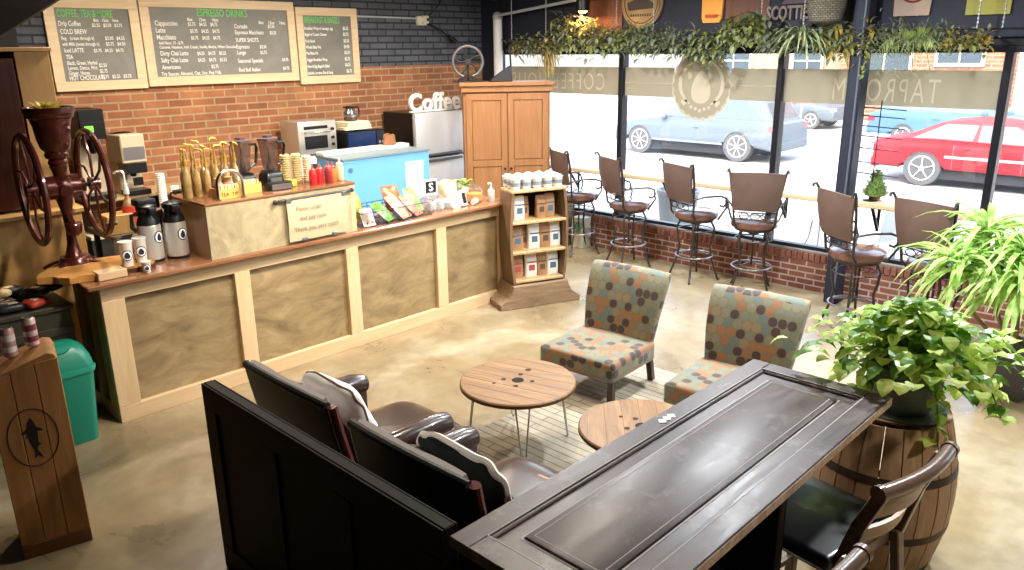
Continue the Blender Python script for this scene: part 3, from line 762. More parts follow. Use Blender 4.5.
obj('shaft', MB().cyl((-.24, 0, .62), (.24, 0, .62), .018), M['black_metal'], g)
for sx in (-.20, .215):
    w = obj('flywheel', MB().tube(ring((sx, 0, .62), .385, 56, (0, 1, 0), (0, 0, 1)), .023, seg=8, closed=True), M['red_iron'], g)
    obj('hub', MB().cyl((sx-.035, 0, .62), (sx+.035, 0, .62), .05), M['red_iron'], w)
    for k in range(6):
        a = 2*PI*k/6+.3
        pts = [V(sx, .04*math.cos(a), .62+.04*math.sin(a))]
        for q in (.3, .6, 1.0):
            aa = a+.35*math.sin(q*PI)*.6; pts.append(V(sx, .37*q*math.cos(aa), .62+.37*q*math.sin(aa)))
        obj('spoke', MB().tube(pts, .010, seg=7), M['red_iron'], w)
obj('crank_handle', MB().cyl((.25, .0, .3), (.33, 0, .3), .015), M['black'], g)
pl = MB(); 
for k in range(26):
    a = rnd.uniform(0, 2*PI); pl.leaf((.05*math.cos(a), .05*math.sin(a), 1.15), (math.cos(a)*.5, math.sin(a)*.5, 1), rnd.uniform(.07, .13), .035, .8)
pt = thing('yellow_flowers', 'small yellow-green plant growing out of the grinder hopper', 'plant', (1.78, 6.30, CT))
obj('leaves', pl, leafmat('yellow_leaf', 'b8a33a', 'd9c860'), pt)
obj('stems', MB().cyl((0, 0, 1.03), (.0, 0, 1.17), .012).cyl((0.02, 0.01, 1.03), (.05, .02, 1.2), .006).cyl((-.02, 0.0, 1.03), (-.04, .01, 1.2), .006), plain('stem_green', '5d6a30', .7), pt)

# ------------------------------------------------------------------ right part of the counter: snack basket, tip things
wbk = thing('wire_snack_basket', 'black wire basket of snack bags on the counter before the blue cooler', 'basket', (4.02, 5.80, CT))
rim = [(0, 0, .13), (.86, 0, .13), (.86, .34, .15), (0, .34, .15)]
bm_ = MB().tube(rim, .004, closed=True, seg=6).tube([(p[0]*.97+.01, p[1]*.95+.01, .006) for p in rim], .004, closed=True, seg=6)
for i in range(15): bm_.tube([(.86*i/14, .34, .15), (.86*i/14*.97+.01, .33, .006), (.86*i/14*.97+.01, .01, .006), (.86*i/14, 0, .05+.0)], .0036, seg=4)
for z in (.04, .08, .12): bm_.tube([(.0, .335, z), (.86, .335, z)], .0036, seg=4)
obj('wires', bm_, M['black_metal'], wbk)
def bag(lab, x, y, z, w, h, cols, rz, tilt):
    t = thing('snack_bag', lab, 'snack bag', (x, y, z), rz)
    def f(u, v):
        a = math.sin(PI*u)*math.sin(PI*v); return ((u-.5)*w, -a*.045+.008*math.sin(9*u+3*v), (v-.5)*h)
    def f2(u, v):
        a = math.sin(PI*u)*math.sin(PI*v); return ((u-.5)*w, a*.045, (v-.5)*h)
    mat = blotch('bag_'+cols[0], cols[0], cols[1], cols[2], scale=14, rough=.3, dist=1)
    o = obj('pouch', MB().grid(f, 10, 12).grid(f2, 10, 12), mat, t); o.rotation_euler = (tilt, 0, 0)
    for zz in (h/2+.008, -h/2-.008):
        o2 = obj('seal_strip', MB().box((0, 0, zz), (w, .006, .02)), mat, t); o2.rotation_euler = (tilt, 0, 0)
for lab, x, y, z, w_, h, cols, rz, ti in (
    ('green crisp bag with yellow patch at the left end of the basket', 4.10, 6.0, 1.25, .16, .22, ('4f7a24', '8a8a2c', 'a8a078'), .2, -.35),
    ('small red and white packet leaning in the basket front left', 4.12, 5.85, 1.18, .12, .14, ('98322a', 'a9a5a0', 'b8b6b0'), -.2, -.6),
    ('dark green crisp bag lying low in the basket', 4.32, 5.88, 1.20, .19, .2, ('24501f', '5a8a3a', '97a77a'), .5, -.9),
    ('pink and cream snack bag in the middle of the basket', 4.50, 5.88, 1.22, .18, .24, ('94504a', 'b08e78', 'b6ac9b'), .4, -.8),
    ('orange-red snack bag standing highest in the basket', 4.56, 6.05, 1.27, .2, .22, ('a84a28', 'c8683a', '8a3a22'), .1, -.35),
    ('brown and pink snack bag right of the middle of the basket', 4.66, 5.89, 1.21, .16, .22, ('7f4a3a', 'a96a54', 'b99988'), .5, -.8),
    ('green and white snack bag at the right end of the basket', 4.76, 5.98, 1.24, .18, .22, ('3f6a38', '6f9854', 'a9b890'), .3, -.55)):
    bag(lab, x, y, z, w_, h, cols, rz, ti)
# paper stacks and small things
t = thing('lid_rack', 'clear rack of white cup lids on the counter right of the snack basket', 'rack', (4.93, 5.86, CT))
obj('rack_shell', MB().bx(0, .22, 0, .006, 0, .1).bx(0, .22, .2, .206, 0, .16).bx(0, .006, .006, .2, 0, .13).bx(.214, .22, .006, .2, 0, .13).bx(.1, .106, .006, .2, 0, .12), M['clearpl'], t)
for i in (0, 1):
    mb = MB()
    for k in range(9): mb.lathe([(.043, .01*k+.003), (.046, .01*k+.006), (.04, .01*k+.011)], (.053+.107*i, .1, 0), seg=18)
    obj('lids', mb, M['white'], t, kind=None)
t = thing('napkin_stack', 'low stack of white napkins beside the lid rack', 'napkins', (5.25, 5.95, CT), .1)
mb = MB()
for k in range(7): mb.box((rnd.uniform(-.006, .006), 0, .004+.009*k), (.17, .17, .0075), (0, 0, rnd.uniform(-.08, .08)), bevel=.002)
obj('napkins', mb, M['paper'], t)
t = thing('payment_sign', 'small black square sign with a white curved mark on the counter', 'sign', (5.20, 6.24, CT+.0), -.25)
obj('stand', MB().box((0, .02, .05), (.03, .02, .1)).box((0, .03, .005), (.12, .08, .01)), M['white'], t)
obj('white_card', MB().box((0, 0, .17), (.17, .008, .17), bevel=.003), M['white'], t)
obj('black_panel', MB().box((0.01, -.006, .175), (.12, .004, .12)), M['black'], t)
tt = MB(); text_into(tt, 'S', .12, plane_matrix((.01, -.0095, .135), (1, 0, 0), (0, 0, 1)), .001, align='CENTER', bold=.002); obj('mark', tt, M['white'], t)
t = thing('point_of_sale_terminal', 'white card terminal with dark screen on the counter', 'card terminal', (5.33, 5.87, CT), .2)
obj('body', MB().box((0, .02, .08), (.09, .06, .16), (-.25, 0, 0), bevel=.012, seg=2), M['white'], t)
obj('screen', MB().box((-.005, -.016, .09), (.055, .006, .11), (-.25, 0, 0), bevel=.002), plain('dark_screen', '2a2326', .2), t)
t = thing('paper_bowl', 'crumpled cream paper bag on the counter before the steel refrigerator', 'paper bag', (5.45, 6.25, CT), .3)
obj('bag_body', MB().grid(lambda u, v: ((.10+.03*math.sin(3*PI*u+v*4)*.5+.02*v)*math.cos(2*PI*u), (.09+.02*math.sin(5*PI*u))*math.sin(2*PI*u)*(1-.1*v), .2*v+.01*math.sin(9*u)*v), 20, 6, thick=.004), plain('cream_paper', 'd8caa2', .8), t)
t = thing('sugar_shaker', 'glass sugar shaker lying beside the card terminal', 'shaker', (5.43, 5.83, CT), .5)
obj('glass_body', MB().cyl((0, 0, .032), (.09, 0, .032), .03), plain('sugar_white', 'dcd6c6', .4), t)
obj('cap', MB().cyl((.09, 0, .032), (.115, 0, .032), .031, .012), M['steel'], t)
t = thing('cookie_jar', 'glass cookie jar with golden contents near the end of the counter', 'jar', (5.58, 5.98, CT))
obj('glass_wall', MB().lathe([(.08, 0), (.1, .01), (.1, .11), (.08, .135), (.08, .15)], seg=24, cap=False), M['clearpl'], t)
obj('cookies', MB().lathe([(.07, .005), (.09, .015), (.09, .09), (.04, .1)], seg=20), plain('cookie', 'c98f46', .8, noise=.2, bump=.5, scale=40), t)
obj('lid', MB().lathe([(.088, .15), (.088, .16), (.02, .175), (.02, .19)], seg=24), M['clearpl'], t)
t = thing('counter_plant', 'tiny leafy plant behind the cookie jar', 'plant', (5.66, 6.22, CT))
obj('flower_pot', MB().lathe([(.04, 0), (.055, .1), (.06, .1), (.06, .115)], seg=16), M['white'], t)
mb = MB()
for k in range(34):
    a = rnd.uniform(0, 2*PI); e_ = rnd.uniform(.1, 1.2); mb.leaf((.03*math.cos(a), .03*math.sin(a), .12+rnd.uniform(0, .05)), (math.cos(a), math.sin(a), e_), rnd.uniform(.05, .1), .04, .8)
obj('leaves', mb, leafmat('herb_leaf', '6c8a3c', 'a8b860'), t)
t = thing('soap_bottle', 'clear pump bottle at the right end of the counter', 'bottle', (5.72, 5.86, CT))
obj('body', MB().lathe([(.035, 0), (.038, .01), (.038, .11), (.014, .135), (.014, .15)], seg=16), plain('clear_gel', 'ccd4d6', .15, coat=.5), t)
obj('pump_head', MB().cyl((0, 0, .15), (0, 0, .19), .008).tube([(0, 0, .19), (-.02, 0, .195), (-.045, 0, .185)], .008), M['white'], t)
# ------------------------------------------------------------------ menu boards
M['chalkboard'] = blotch('chalkboard', '66645d', '75736b', '84817a', scale=2.2, rough=.55, dist=.6, bump=0)
M['chalk'] = plain('chalk_white', 'f0eee6', .9)
M['chalk_green'] = plain('chalk_green', '6fcf6a', .9)
M['boardpine'] = wood('board_pine', 'cdb08a', 'dac29c', 'e4d0b0', axis=0, scale=5, bump=.04)
def board(lab, x0, x1, z0, z1, head, lines, fw=.095):
    y = YW-.045
    t = thing('menu_board', lab, 'menu board', (x0, y, z0), group=None)
    w, h = x1-x0, z1-z0
    fr = MB()
    fr.bx(0, w, 0, .04, 0, fw, bevel=.004).bx(0, w, 0, .04, h-fw, h, bevel=.004).bx(0, fw, .001, .039, fw, h-fw).bx(w-fw, w, .001, .039, fw, h-fw)
    obj('frame', fr, M['boardpine'], t)
    obj('slate', MB().bx(fw, w-fw, .015, .035, fw, h-fw), M['chalkboard'], t)
    iw, ih = w-2*fw, h-2*fw
    def put(mb, s, fx, fy, size, sx=.8, al='LEFT'):
        sx *= .8 if iw < 1 else .9; size *= .94
        text_into(mb, s, size, plane_matrix((fw+iw*fx, .012, fw+ih*(1-fy)), (1, 0, 0), (0, 0, 1)), .0008, align=al, sx=sx, bold=.0006)
    g_ = MB()
    for a in head: put(g_, *a)
    obj('chalk_heading', g_, M['chalk_green'], t, label='green chalk heading')
    for a in lines:
        tx = MB(); put(tx, *a); obj('chalk_text', tx, M['chalk'], t)
    return t
board('left menu board listing coffee, tea and cold brew in white chalk', 2.55, 3.435, 2.29, 3.17, [('COFFEE, TEA & MORE', .03, .12, .105, .68)], [
    ('Drip Coffee', .03, .24, .07), ('8oz   12oz   16oz', .50, .18, .045, 1.0), ('$2.25   $2.50   $2.75', .47, .25, .048, .95),
    ('COLD BREW', .04, .35, .07), ('Reg.   (cream through it)', .04, .43, .05), ('$3.50   $4.25', .62, .43, .05, .95),
    ('with Milk (sweet through it)', .04, .51, .05), ('$3.75   $4.50', .62, .51, .05, .95),
    ('Iced LATTE', .05, .60, .062), ('$3.75   $4.25   $4.75', .44, .60, .048, .95),
    ('TEA', .06, .69, .06), ('Black, Green, Herbal', .06, .77, .055), ('Lemon, Detox, Mint', .06, .84, .055), ('$2.50', .48, .81, .055),
    ('Ginger, Honey', .06, .91, .055), ('$2.75', .48, .89, .055), ('HOT CHOCOLATE', .06, .985, .07, .75), ('$2.75   $3.25   $3.75', .48, .97, .05, .95)])
board('wide middle menu board listing the espresso drinks', 3.45, 5.245, 2.305, 3.20, [('ESPRESSO DRINKS', .32, .12, .12, .72)], [
    ('Cappuccino', .03, .26, .075), ('8oz      12oz      16oz', .25, .19, .05, .95), ('$3.75    $4.25    $4.75', .25, .26, .055),
    ('Latte', .03, .36, .075), ('$3.75    $4.25    $4.75', .26, .36, .055), ('Macchiato', .03, .46, .075), ('$3.75    $4.25    $4.75', .26, .46, .055),
    ('Add Flavor .75 - $.75', .04, .53, .045), ('Caramel, Hazelnut, Irish Cream, Vanilla, Mocha, White Chocolate', .04, .59, .045, .86),
    ('Dirty Chai Latte', .04, .69, .068), ('$4.25    $4.75    $5.25', .29, .69, .055), ('Salty Chai Latte', .04, .79, .068), ('$4.25    $4.75    $5.25', .29, .79, .055),
    ('Americano', .04, .89, .066), ('$2.75', .38, .89, .055), ('Try Sauces: Almond, Oat, Soy, Pea Milk', .03, .985, .058, .85),
    ('8oz     12oz     16oz', .77, .22, .052, .95), ('Cortado', .58, .29, .068), ('$3.50', .84, .28, .055), ('Espresso Macchiato', .58, .38, .066), ('$3.25', .85, .38, .055),
    ('SUPER SHOTS', .58, .50, .068), ('Espresso', .58, .60, .066), ('$2.50', .76, .60, .055), ('Lungo', .58, .69, .066), ('$2.75', .76, .69, .055),
    ('Seasonal Specials', .58, .82, .068), ('$4.75', .93, .81, .055), ('Red Bull Italian', .58, .96, .066), ('$4.75', .93, .95, .055)])
board('right menu board listing breakfast and bagels', 5.265, 6.14, 2.255, 3.15, [('BREAKFAST & BAGELS', .03, .12, .11, .62)], [
    ('Breakfast Wrap w/ sausage, egg', .02, .23, .052), ('$6.25', .82, .23, .06), ('Bagel w/ Cream Cheese', .02, .33, .052), ('$3.75', .82, .33, .06),
    ('Fruit Bowl', .02, .44, .052), ('$3.50', .82, .44, .06), ('Whole Baby Pita', .02, .54, .052), ('$4.50', .82, .54, .06), ('Pita Bites Kit', .02, .64, .052), ('$5.50', .82, .64, .06),
    ('Veggie Breakfast Wrap', .02, .75, .052), ('$5.75', .82, .75, .06), ('Ham & Egg Bagel & Salad', .02, .86, .052), ('$6.25', .82, .85, .06), ('Quiche Lorraine Slice & Soup', .02, .97, .05), ('$6.75', .84, .96, .06)])

# ------------------------------------------------------------------ back counter and appliances
bc = thing('back_counter', 'dark-fronted work counter with pale top along the brick wall', 'counter', (2.45, 8.04, 0))
obj('cabinet', MB().bx(0, 3.75, .03, .62, 0, .91), plain('charcoal_laminate', '2b2826', .5), bc)
obj('worktop', MB().bx(-.01, 3.78, 0, .64, .911, .95, bevel=.005), plain('cream_laminate', 'c9bda0', .35), bc)
rs_ = thing('brewer_shelf', 'raised dark shelf holding the coffee brewers', 'shelf', (2.5, 8.12, .95))
obj('shelf_board', MB().bx(0, 1.5, 0, .5, .30, .33, bevel=.003), plain('shelf_tan', 'a48d66', .4), rs_)
for x in (0.0, .72, 1.46): obj('upright', MB().bx(x, x+.03, .02, .48, 0, .30), M['black'], rs_)
pw = thing('prep_table', 'dark prep table between the counter and the brick wall behind the airpots', 'table', (2.2, 6.75, 0))
obj('table_top', MB().bx(0, 1.3, 0, .55, 1.16, 1.2, bevel=.004), plain('dark_steel', '4a4540', .35, .6), pw)
for sx in (.03, 1.23):
    for sy in (.03, .48): obj('leg', MB().bx(sx, sx+.04, sy, sy+.04, 0, 1.16), M['black'], pw)
M['beige'] = plain('beige_enamel', 'bfb197', .35)
def brewer(lab, x, disp):
    t = thing('coffee_brewer', lab, 'coffee brewer', (x, 8.2, 1.281)); t.scale = (.78, 1, 1)
    H = .6 if not disp else .86
    obj('back_body', MB().bx(-.14, .14, .08, .3, 0, H, bevel=.01), M['beige'], t)
    obj('head', MB().bx(-.15, .15, -.1, .3, H-.28, H, bevel=.012), M['black'] if disp else M['beige'], t)
    obj('base_plate', MB().bx(-.15, .15, -.1, .08, 0, .05, bevel=.006), M['black'], t)
    obj('front_panel', MB().bx(-.13, .13, -.108, -.1, H-.24, H-.12), M['black'] if disp else M['steel'], t)
    if disp: obj('display', MB().bx(-.1, .0, -.112, -.108, H-.21, H-.15), plain('lcd_green', '5fae3a', .3, emit='6fd040', estr=1.2), t)
    else:
        obj('dark_panel', MB().bx(-.13, .13, -.11, -.1, H-.38, H-.28), M['black'], t)
        obj('badge', MB().bx(-.06, .06, -.112, -.1, H-.5, H-.42), M['black'], t)
    obj('funnel', MB().lathe([(.03, H-.42), (.08, H-.3), (.08, H-.28)], (0, -.0, 0), seg=18), M['black'], t)
brewer('tall brewer with green display lit beside the grinder hopper', 2.64, True)
brewer('beige brewer with steel and black front panels', 2.98, False)
for i in range(3):
    t = thing('paper_cup_tower', ('tall slim', 'middle', 'short')[i]+' white paper cup tower beside the beige brewer', 'cups', (3.16+.13*i, 8.0, .95))
    n = (30, 22, 16)[i]; pr = []
    for k in range(n): pr += [(.036, .018*k), (.044, .018*k+.015)]
    obj('cups', MB().lathe(pr, seg=16), M['paper'], t)
t = thing('black_knock_box', 'black box with steel rim on the prep table behind the airpots', 'box', (2.68, 6.92, 1.2)); obj('box_shell', MB().bx(-.12, .12, -.1, .1, 0, .12, bevel=.01), M['black'], t); obj('steel_rim', MB().bx(-.125, .125, -.105, .105, .12, .13), M['steel'], t)
t = thing('sauce_canister', 'brown sauce canister with dark lid behind the syrup bottles', 'canister', (2.95, 7.08, 1.2))
obj('canister_body', MB().lathe([(.06, 0), (.065, .01), (.065, .2), (.05, .22)], seg=20), plain('choc', '4a2f22', .35), t); obj('lid', MB().lathe([(.06, .22), (.06, .25)], seg=20), M['black'], t)

# ice machine with toaster oven, microwave, coffee carafe
t = thing('ice_machine', 'white countertop machine with small dark window below the toaster oven', 'ice machine', (4.84, 8.12, .95))
obj('body', MB().bx(0, .56, 0, .46, 0, .50, bevel=.012, seg=2), M['white'], t)
obj('window_panel', MB().bx(.12, .34, -.006, 0, .18, .42, bevel=.002), plain('dark_glass', '3b4a4c', .15), t)
obj('control_strip', MB().bx(.4, .53, -.006, 0, .05, .46, bevel=.002), M['black'], t)
t = thing('toaster_oven', 'stainless toaster oven standing on the white machine', 'toaster oven', (4.86, 8.16, 1.455))
for x in (.03, .49):
    obj('foot', MB().bx(x-.015, x+.015, .04, .36, 0, .02), M['black'], t)
obj('body', MB().bx(0, .52, 0, .4, .02, .40, bevel=.012, seg=2), plain('oven_steel', 'c9c3b8', .3, .7), t)
obj('slot', MB().bx(.08, .4, -.004, 0, .31, .345), M['black'], t)
obj('handle', MB().cyl((.07, -.035, .275), (.41, -.035, .275), .012).cyl((.09, 0, .275), (.09, -.035, .275), .008).cyl((.39, 0, .275), (.39, -.035, .275), .008), M['steel'], t)
obj('door_window', MB().bx(.08, .39, -.005, 0, .08, .23, bevel=.002), M['black'], t)
for z in (.12, .2, .3): obj('knob', MB().cyl((.46, -.025, z), (.46, 0, z), .018), M['black'], t)
mw = thing('riser_table', 'steel stand below the black microwave', 'table', (5.42, 7.98, .95))
obj('stand_top', MB().bx(0, .78, .1, .62, .47, .50, bevel=.003), M['steel'], mw)
for x in (.03, .72): obj('stand_leg', MB().bx(x, x+.03, .12, .6, 0, .47), M['steel'], mw)
t = thing('microwave_oven', 'black microwave with blue-tinted door beside the toaster oven', 'microwave', (5.47, 8.06, 1.45))
obj('body', MB().bx(0, .56, .02, .46, .01, .25, bevel=.01), M['black'], t)
obj('door', MB().bx(.01, .42, 0, .02, .02, .24, bevel=.004), plain('blue_glass', '1c2c50', .12), t)
obj('control_panel', MB().bx(.43, .55, 0, .02, .02, .24, bevel=.004), plain('dark_panel', '1a1d24', .3), t)
obj('button', MB().cyl((.47, -.006, .1), (.47, .0, .1), .018).cyl((.52, -.006, .1), (.52, .0, .1), .018), M['steel'], t)
mb = MB()
for k in range(5): mb.box((5.68+rnd.uniform(-.01, .01), 8.26, 1.722+.02*k), (.4-.02*k, .3, .018), (0, 0, rnd.uniform(-.05, .05)), bevel=.006)
tag(obj('folded_towels', mb, plain('cream_towel', 'dcd3b6', .9)), 'flat stack of cream towels on the black microwave', 'towels')
t = thing('coffee_carafe', 'smoky glass coffee carafe standing on the cream towels', 'carafe', (5.67, 8.27, 1.812))
obj('jug', MB().lathe([(.06, 0), (.08, .01), (.08, .1), (.055, .14), (.055, .155)], seg=24), plain('smoky_glass', '4b4038', .1, coat=.6, spec=.8), t)
obj('steel_band', MB().lathe([(.082, .05), (.082, .08)], seg=24, cap=False), M['steel'], t)
obj('lid', MB().lathe([(.057, .155), (.06, .175), (.03, .185)], seg=20).box((-.06, 0, .17), (.05, .03, .02)), M['black'], t)
obj('handle', MB().tube([(.055, 0, .16), (.12, 0, .165), (.135, 0, .12), (.125, 0, .05), (.08, 0, .04)], .011), M['black'], t)

# blue cooler
M['blue'] = plain('sky_blue', '69a5da', .35, noise=.03, scale=3)
t = thing('blue_display_cooler', 'big sky-blue cooler case with a paper notice on its side', 'cooler', (4.80, 7.2, 0))
obj('case_body', MB().bx(0, 1.21, 0, .02, .05, 1.5, bevel=.006).bx(0, .02, .02, .52, .05, 1.5).bx(1.19, 1.21, .02, .52, .05, 1.5).bx(.02, 1.19, .50, .52, .05, 1.5).bx(.02, 1.19, .02, .50, .05, 1.42), M['blue'], t)
obj('top_rim', MB().bx(-.01, 1.22, -.01, .53, 1.5, 1.52), plain('rim_blue_grey', '6f7f86', .4), t)
obj('rear_ledge', MB().bx(.0, 1.21, .36, .53, 1.5205, 1.56, bevel=.006), plain('rim_white', 'e4e2da', .4), t)
obj('plinth', MB().bx(.03, 1.18, .05, .48, 0, .05), M['black'], t)
obj('round_badge', MB().cyl((.09, -.006, 1.39), (.09, .0, 1.39), .028, seg=20), plain('badge_blue', '3f6f96', .4), t)
nt_ = obj('paper_notice', MB().grid(lambda u, v: (.84+.26*u+.02*(v-.5), -.006-.004*math.sin(5*v+u*3), .95+.45*v), 6, 8, thick=.001), plain('notice_paper', 'e3dfe6', .8), t)
tt = MB()
for i in range(17):
    zz = 1.365-.024*i
    for x in (.865, .98): tt.bx(x, x+rnd.uniform(.06, .1), -.0135, -.0125, zz, zz+.008)
obj('print_lines', tt, plain('notice_ink', 'a8929e', .8), nt_)
# paper sculpture-like bread bags on the cooler
t = thing('bread_bag', 'brown paper bag on the far corner of the blue cooler', 'paper bag', (5.75, 7.62, 1.562), .3)
obj('bag_body', MB().grid(lambda u, v: ((.09+.02*math.sin(5*PI*u))*math.cos(2*PI*u)*(1-.3*v), .07*math.sin(2*PI*u), .11*v+.02*math.sin(11*u)*v), 20, 5, thick=.003), plain('kraft', '8a5c3a', .8), t)

# refrigerator and Coffee sign
t = thing('refrigerator', 'stainless top-freezer refrigerator with black sides', 'refrigerator', (6.46, 7.98, 0))
obj('cabinet', MB().bx(0, .82, .07, .68, .03, 1.86, bevel=.008), M['black'], t)
for x in (.1, .7): obj('foot', MB().cyl((x, .3, 0), (x, .3, .03), .03), M['black'], t)
M['fridge_steel'] = plain('fridge_steel', 'd4d7da', .4, .5, noise=.04, scale=2)
d = obj('freezer_door', MB().bx(0, .82, 0, .065, 1.29, 1.86, bevel=.014, seg=2), M['fridge_steel'], t)
obj('handle', MB().bx(.04, .78, -.03, 0, 1.295, 1.33, bevel=.008), plain('handle_grey', '7f858b', .35, .8), d)
d = obj('fridge_door', MB().bx(0, .82, 0, .065, .06, 1.27, bevel=.014, seg=2), M['fridge_steel'], t)
obj('handle', MB().bx(.04, .78, -.03, 0, 1.22, 1.255, bevel=.008), plain('handle_grey2', '7f858b', .35, .8), d)
t = thing('coffee_sign', 'white cut-out word Coffee standing on the refrigerator', 'sign', (6.48, 8.1, 1.862))
# rounded white script letters
tt = MB(); text_into(tt, 'Coffee', .31, plane_matrix((-.02, 0, .02), (1, 0, 0), (0, 0, 1)), .018, sx=.98, bold=.008, spacing=1.08, res=4)
obj('word', tt, M['white'], t); obj('foot_strip', MB().bx(0.0, .8, -.03, .03, 0, .022, bevel=.003), M['white'], t)

# oak wardrobe in the corner
t = thing('oak_cabinet', 'tall golden oak cabinet with panelled doors set across the corner', 'cabinet', (6.84, 7.50, 0), math.radians(-39.5))
W_, H_, D_ = 1.15, 2.24, .45
obj('carcass', MB().bx(.02, W_-.02, .02, D_, 0, H_-.05), M['oak'], t)
obj('cornice', MB().bx(-.01, W_+.01, -.02, D_+.0, H_-.12, H_-.05, bevel=.004).bx(-.035, W_+.035, -.05, D_+.02, H_-.05, H_, bevel=.01), M['oak'], t)
obj('plinth', MB().bx(0, W_, -.005, D_, 0, .1, bevel=.004), M['oak'], t)
for k, x in enumerate((.05, .585)):
    dw = .515
    d = obj('door', MB().bx(x, x+.07, -.005, .02, .12, H_-.14).bx(x+dw-.07, x+dw, -.005, .02, .12, H_-.14).bx(x+.07, x+dw-.07, -.005, .02, .12, .2).bx(x+.07, x+dw-.07, -.005, .02, H_-.22, H_-.14).bx(x+.07, x+dw-.07, -.005, .02, 1.18, 1.26), M['oak'], t)
    for z0, z1 in ((.2, 1.18), (1.26, H_-.22)):
        obj('door_panel', MB().box((x+dw/2, .014, (z0+z1)/2), (dw-.145, .016, z1-z0-.005), bevel=.007), M['oak'], d)
    obj('door_knob', MB().cyl((x+(dw-.03 if k == 0 else .03), -.028, 1.15), (x+(dw-.03 if k == 0 else .03), -.005, 1.15), .014), M['iron'], d)
# on top: a big caged wheel and a dark wedge
import math as _m
c0 = V(6.84, 7.50, 0); ex = V(_m.cos(math.radians(-39.5)), _m.sin(math.radians(-39.5)), 0); ey = V(-ex.y, ex.x, 0)
q = c0+ex*.10+ey*.22
t = thing('iron_wheel', 'grey spoked iron wheel on a stand on top of the oak cabinet', 'wheel', (q.x, q.y, H_), math.radians(-39.5))
obj('rim', MB().tube(ring((0, 0, .25), .19, 40, (1, 0, 0), (0, 0, 1)), .018, closed=True, seg=8), plain('grey_iron', '6f6c6c', .5, .5), t)
sp_ = MB()
for k in range(5):
    a = 2*PI*k/5+.4; sp_.tube([(.02*math.cos(a), 0, .25+.02*math.sin(a)), (.1*math.cos(a+.25), 0, .25+.1*math.sin(a+.25)), (.185*math.cos(a), 0, .25+.185*math.sin(a))], .011, seg=6)
sp_.cyl((0, -.03, .25), (0, .03, .25), .035)
obj('spokes', sp_, plain('dark_iron', '3a3838', .5, .6), t)
obj('stand', MB().bar((-.12, 0, .02), (0, 0, .08), .05, .04).bar((.12, 0, .02), (0, 0, .08), .05, .04).bx(-.2, .2, -.07, .07, 0, .02).bar((0, .04, .02), (0, .04, .27), .03, .03), plain('stand_iron', '2e2c2d', .5, .6), t)
q = c0+ex*.52+ey*.2
t = thing('dark_wedge_ornament', 'dark wedge-shaped ornament on top of the oak cabinet', 'ornament', (q.x, q.y, H_), math.radians(-39.5))
obj('wedge', MB().prism([(-.16, 0), (.14, 0), (.13, .2), (.06, .16), (-.1, .05)], .14, (0, 0, 0), (1, 0, 0), (0, 0, 1), bevel=.008), plain('dark_pewter', '34343a', .45, .3), t)
obj('rod', MB().cyl((.13, 0, .18), (.12, .02, .42), .012), M['black_metal'], t)

# dark narrow shelf glimpsed between refrigerator and oak cabinet
# ------------------------------------------------------------------ tall yellow-wood cabinet at the far left
M['ywood'] = wood('honey_wood', 'a37c46', 'b68e56', 'c49e68', axis=2, scale=4, rough=.4, bump=.05)
t = thing('honey_wood_cabinet', 'tall honey-coloured wooden cabinet with a dark opening at the far left', 'cabinet', (1.05, 7.0, 0))
obj('lower_case', MB().bx(.1, 1.0, -.12, .5, 0, 1.42, bevel=.005), M['ywood'], t)
obj('lower_top', MB().bx(.05, 1.03, -.16, .52, 1.42, 1.46, bevel=.006), M['ywood'], t)
obj('stile', MB().bx(.76, 1.0, 0, .5, 1.461, 2.67, bevel=.003), M['ywood'], t)
obj('stile', MB().bx(.1, .2, 0, .5, 1.461, 2.67, bevel=.003), M['ywood'], t)
obj('back_panel', MB().bx(.2, .76, .47, .5, 1.461, 2.67), M['darkwood'], t)
obj('open_door', MB().bx(.2, .74, -.02, .0, 1.48, 2.62, bevel=.004), wood('mahogany', '2c130d', '431e14', axis=2, rough=.25), t)
obj('cap', MB().bx(.08, 1.02, -.02, .52, 2.67, 2.70, bevel=.004), M['ywood'], t)
t = thing('pale_wood_box', 'yellow wooden box beside the flywheels of the grinder', 'box', (2.02, 6.75, 1.2-.0)); t.location.z = 1.2
obj('box_body', MB().bx(-.1+.3, .12+.3, 0, .2, 0, .16, bevel=.004), M['ywood'], t)
t.location = (2.0, 6.78, 1.2)

# dark sideboard with packages, to the left of the counter
M['olive'] = wood('olive_paint', '2b2a20', '3a3829', '454330', axis=0, rough=.5)
t = thing('dark_olive_chest', 'dark olive chest standing left of the counter end', 'chest', (.72, 6.05, 0))
obj('chest_body', MB().bx(0, .9, 0, .55, 0, .88, bevel=.006), M['olive'], t)
obj('chest_lid', MB().bx(-.02, .92, -.02, .57, .88, .92, bevel=.008), M['olive'], t)
obj('batten', MB().bx(0, .9, -.012, 0, .7, .76, bevel=.003), M['olive'], t)
obj('batten', MB().bx(0, .9, -.012, 0, .1, .16, bevel=.003), M['olive'], t)
pc = [('1d1a1c', 'black'), ('3a2522', 'brown'), ('a03a2e', 'red'), ('c9b48a', 'cream'), ('22262e', 'navy'), ('8a8578', 'grey')]
pm = {n: plain('pack_'+n, c, .35, noise=.25, scale=30) for c, n in pc}
nn = ['black', 'cream', 'brown', 'navy', 'red', 'black', 'grey', 'navy', 'brown', 'black', 'cream', 'navy', 'red', 'black', 'brown', 'navy']
k = 0
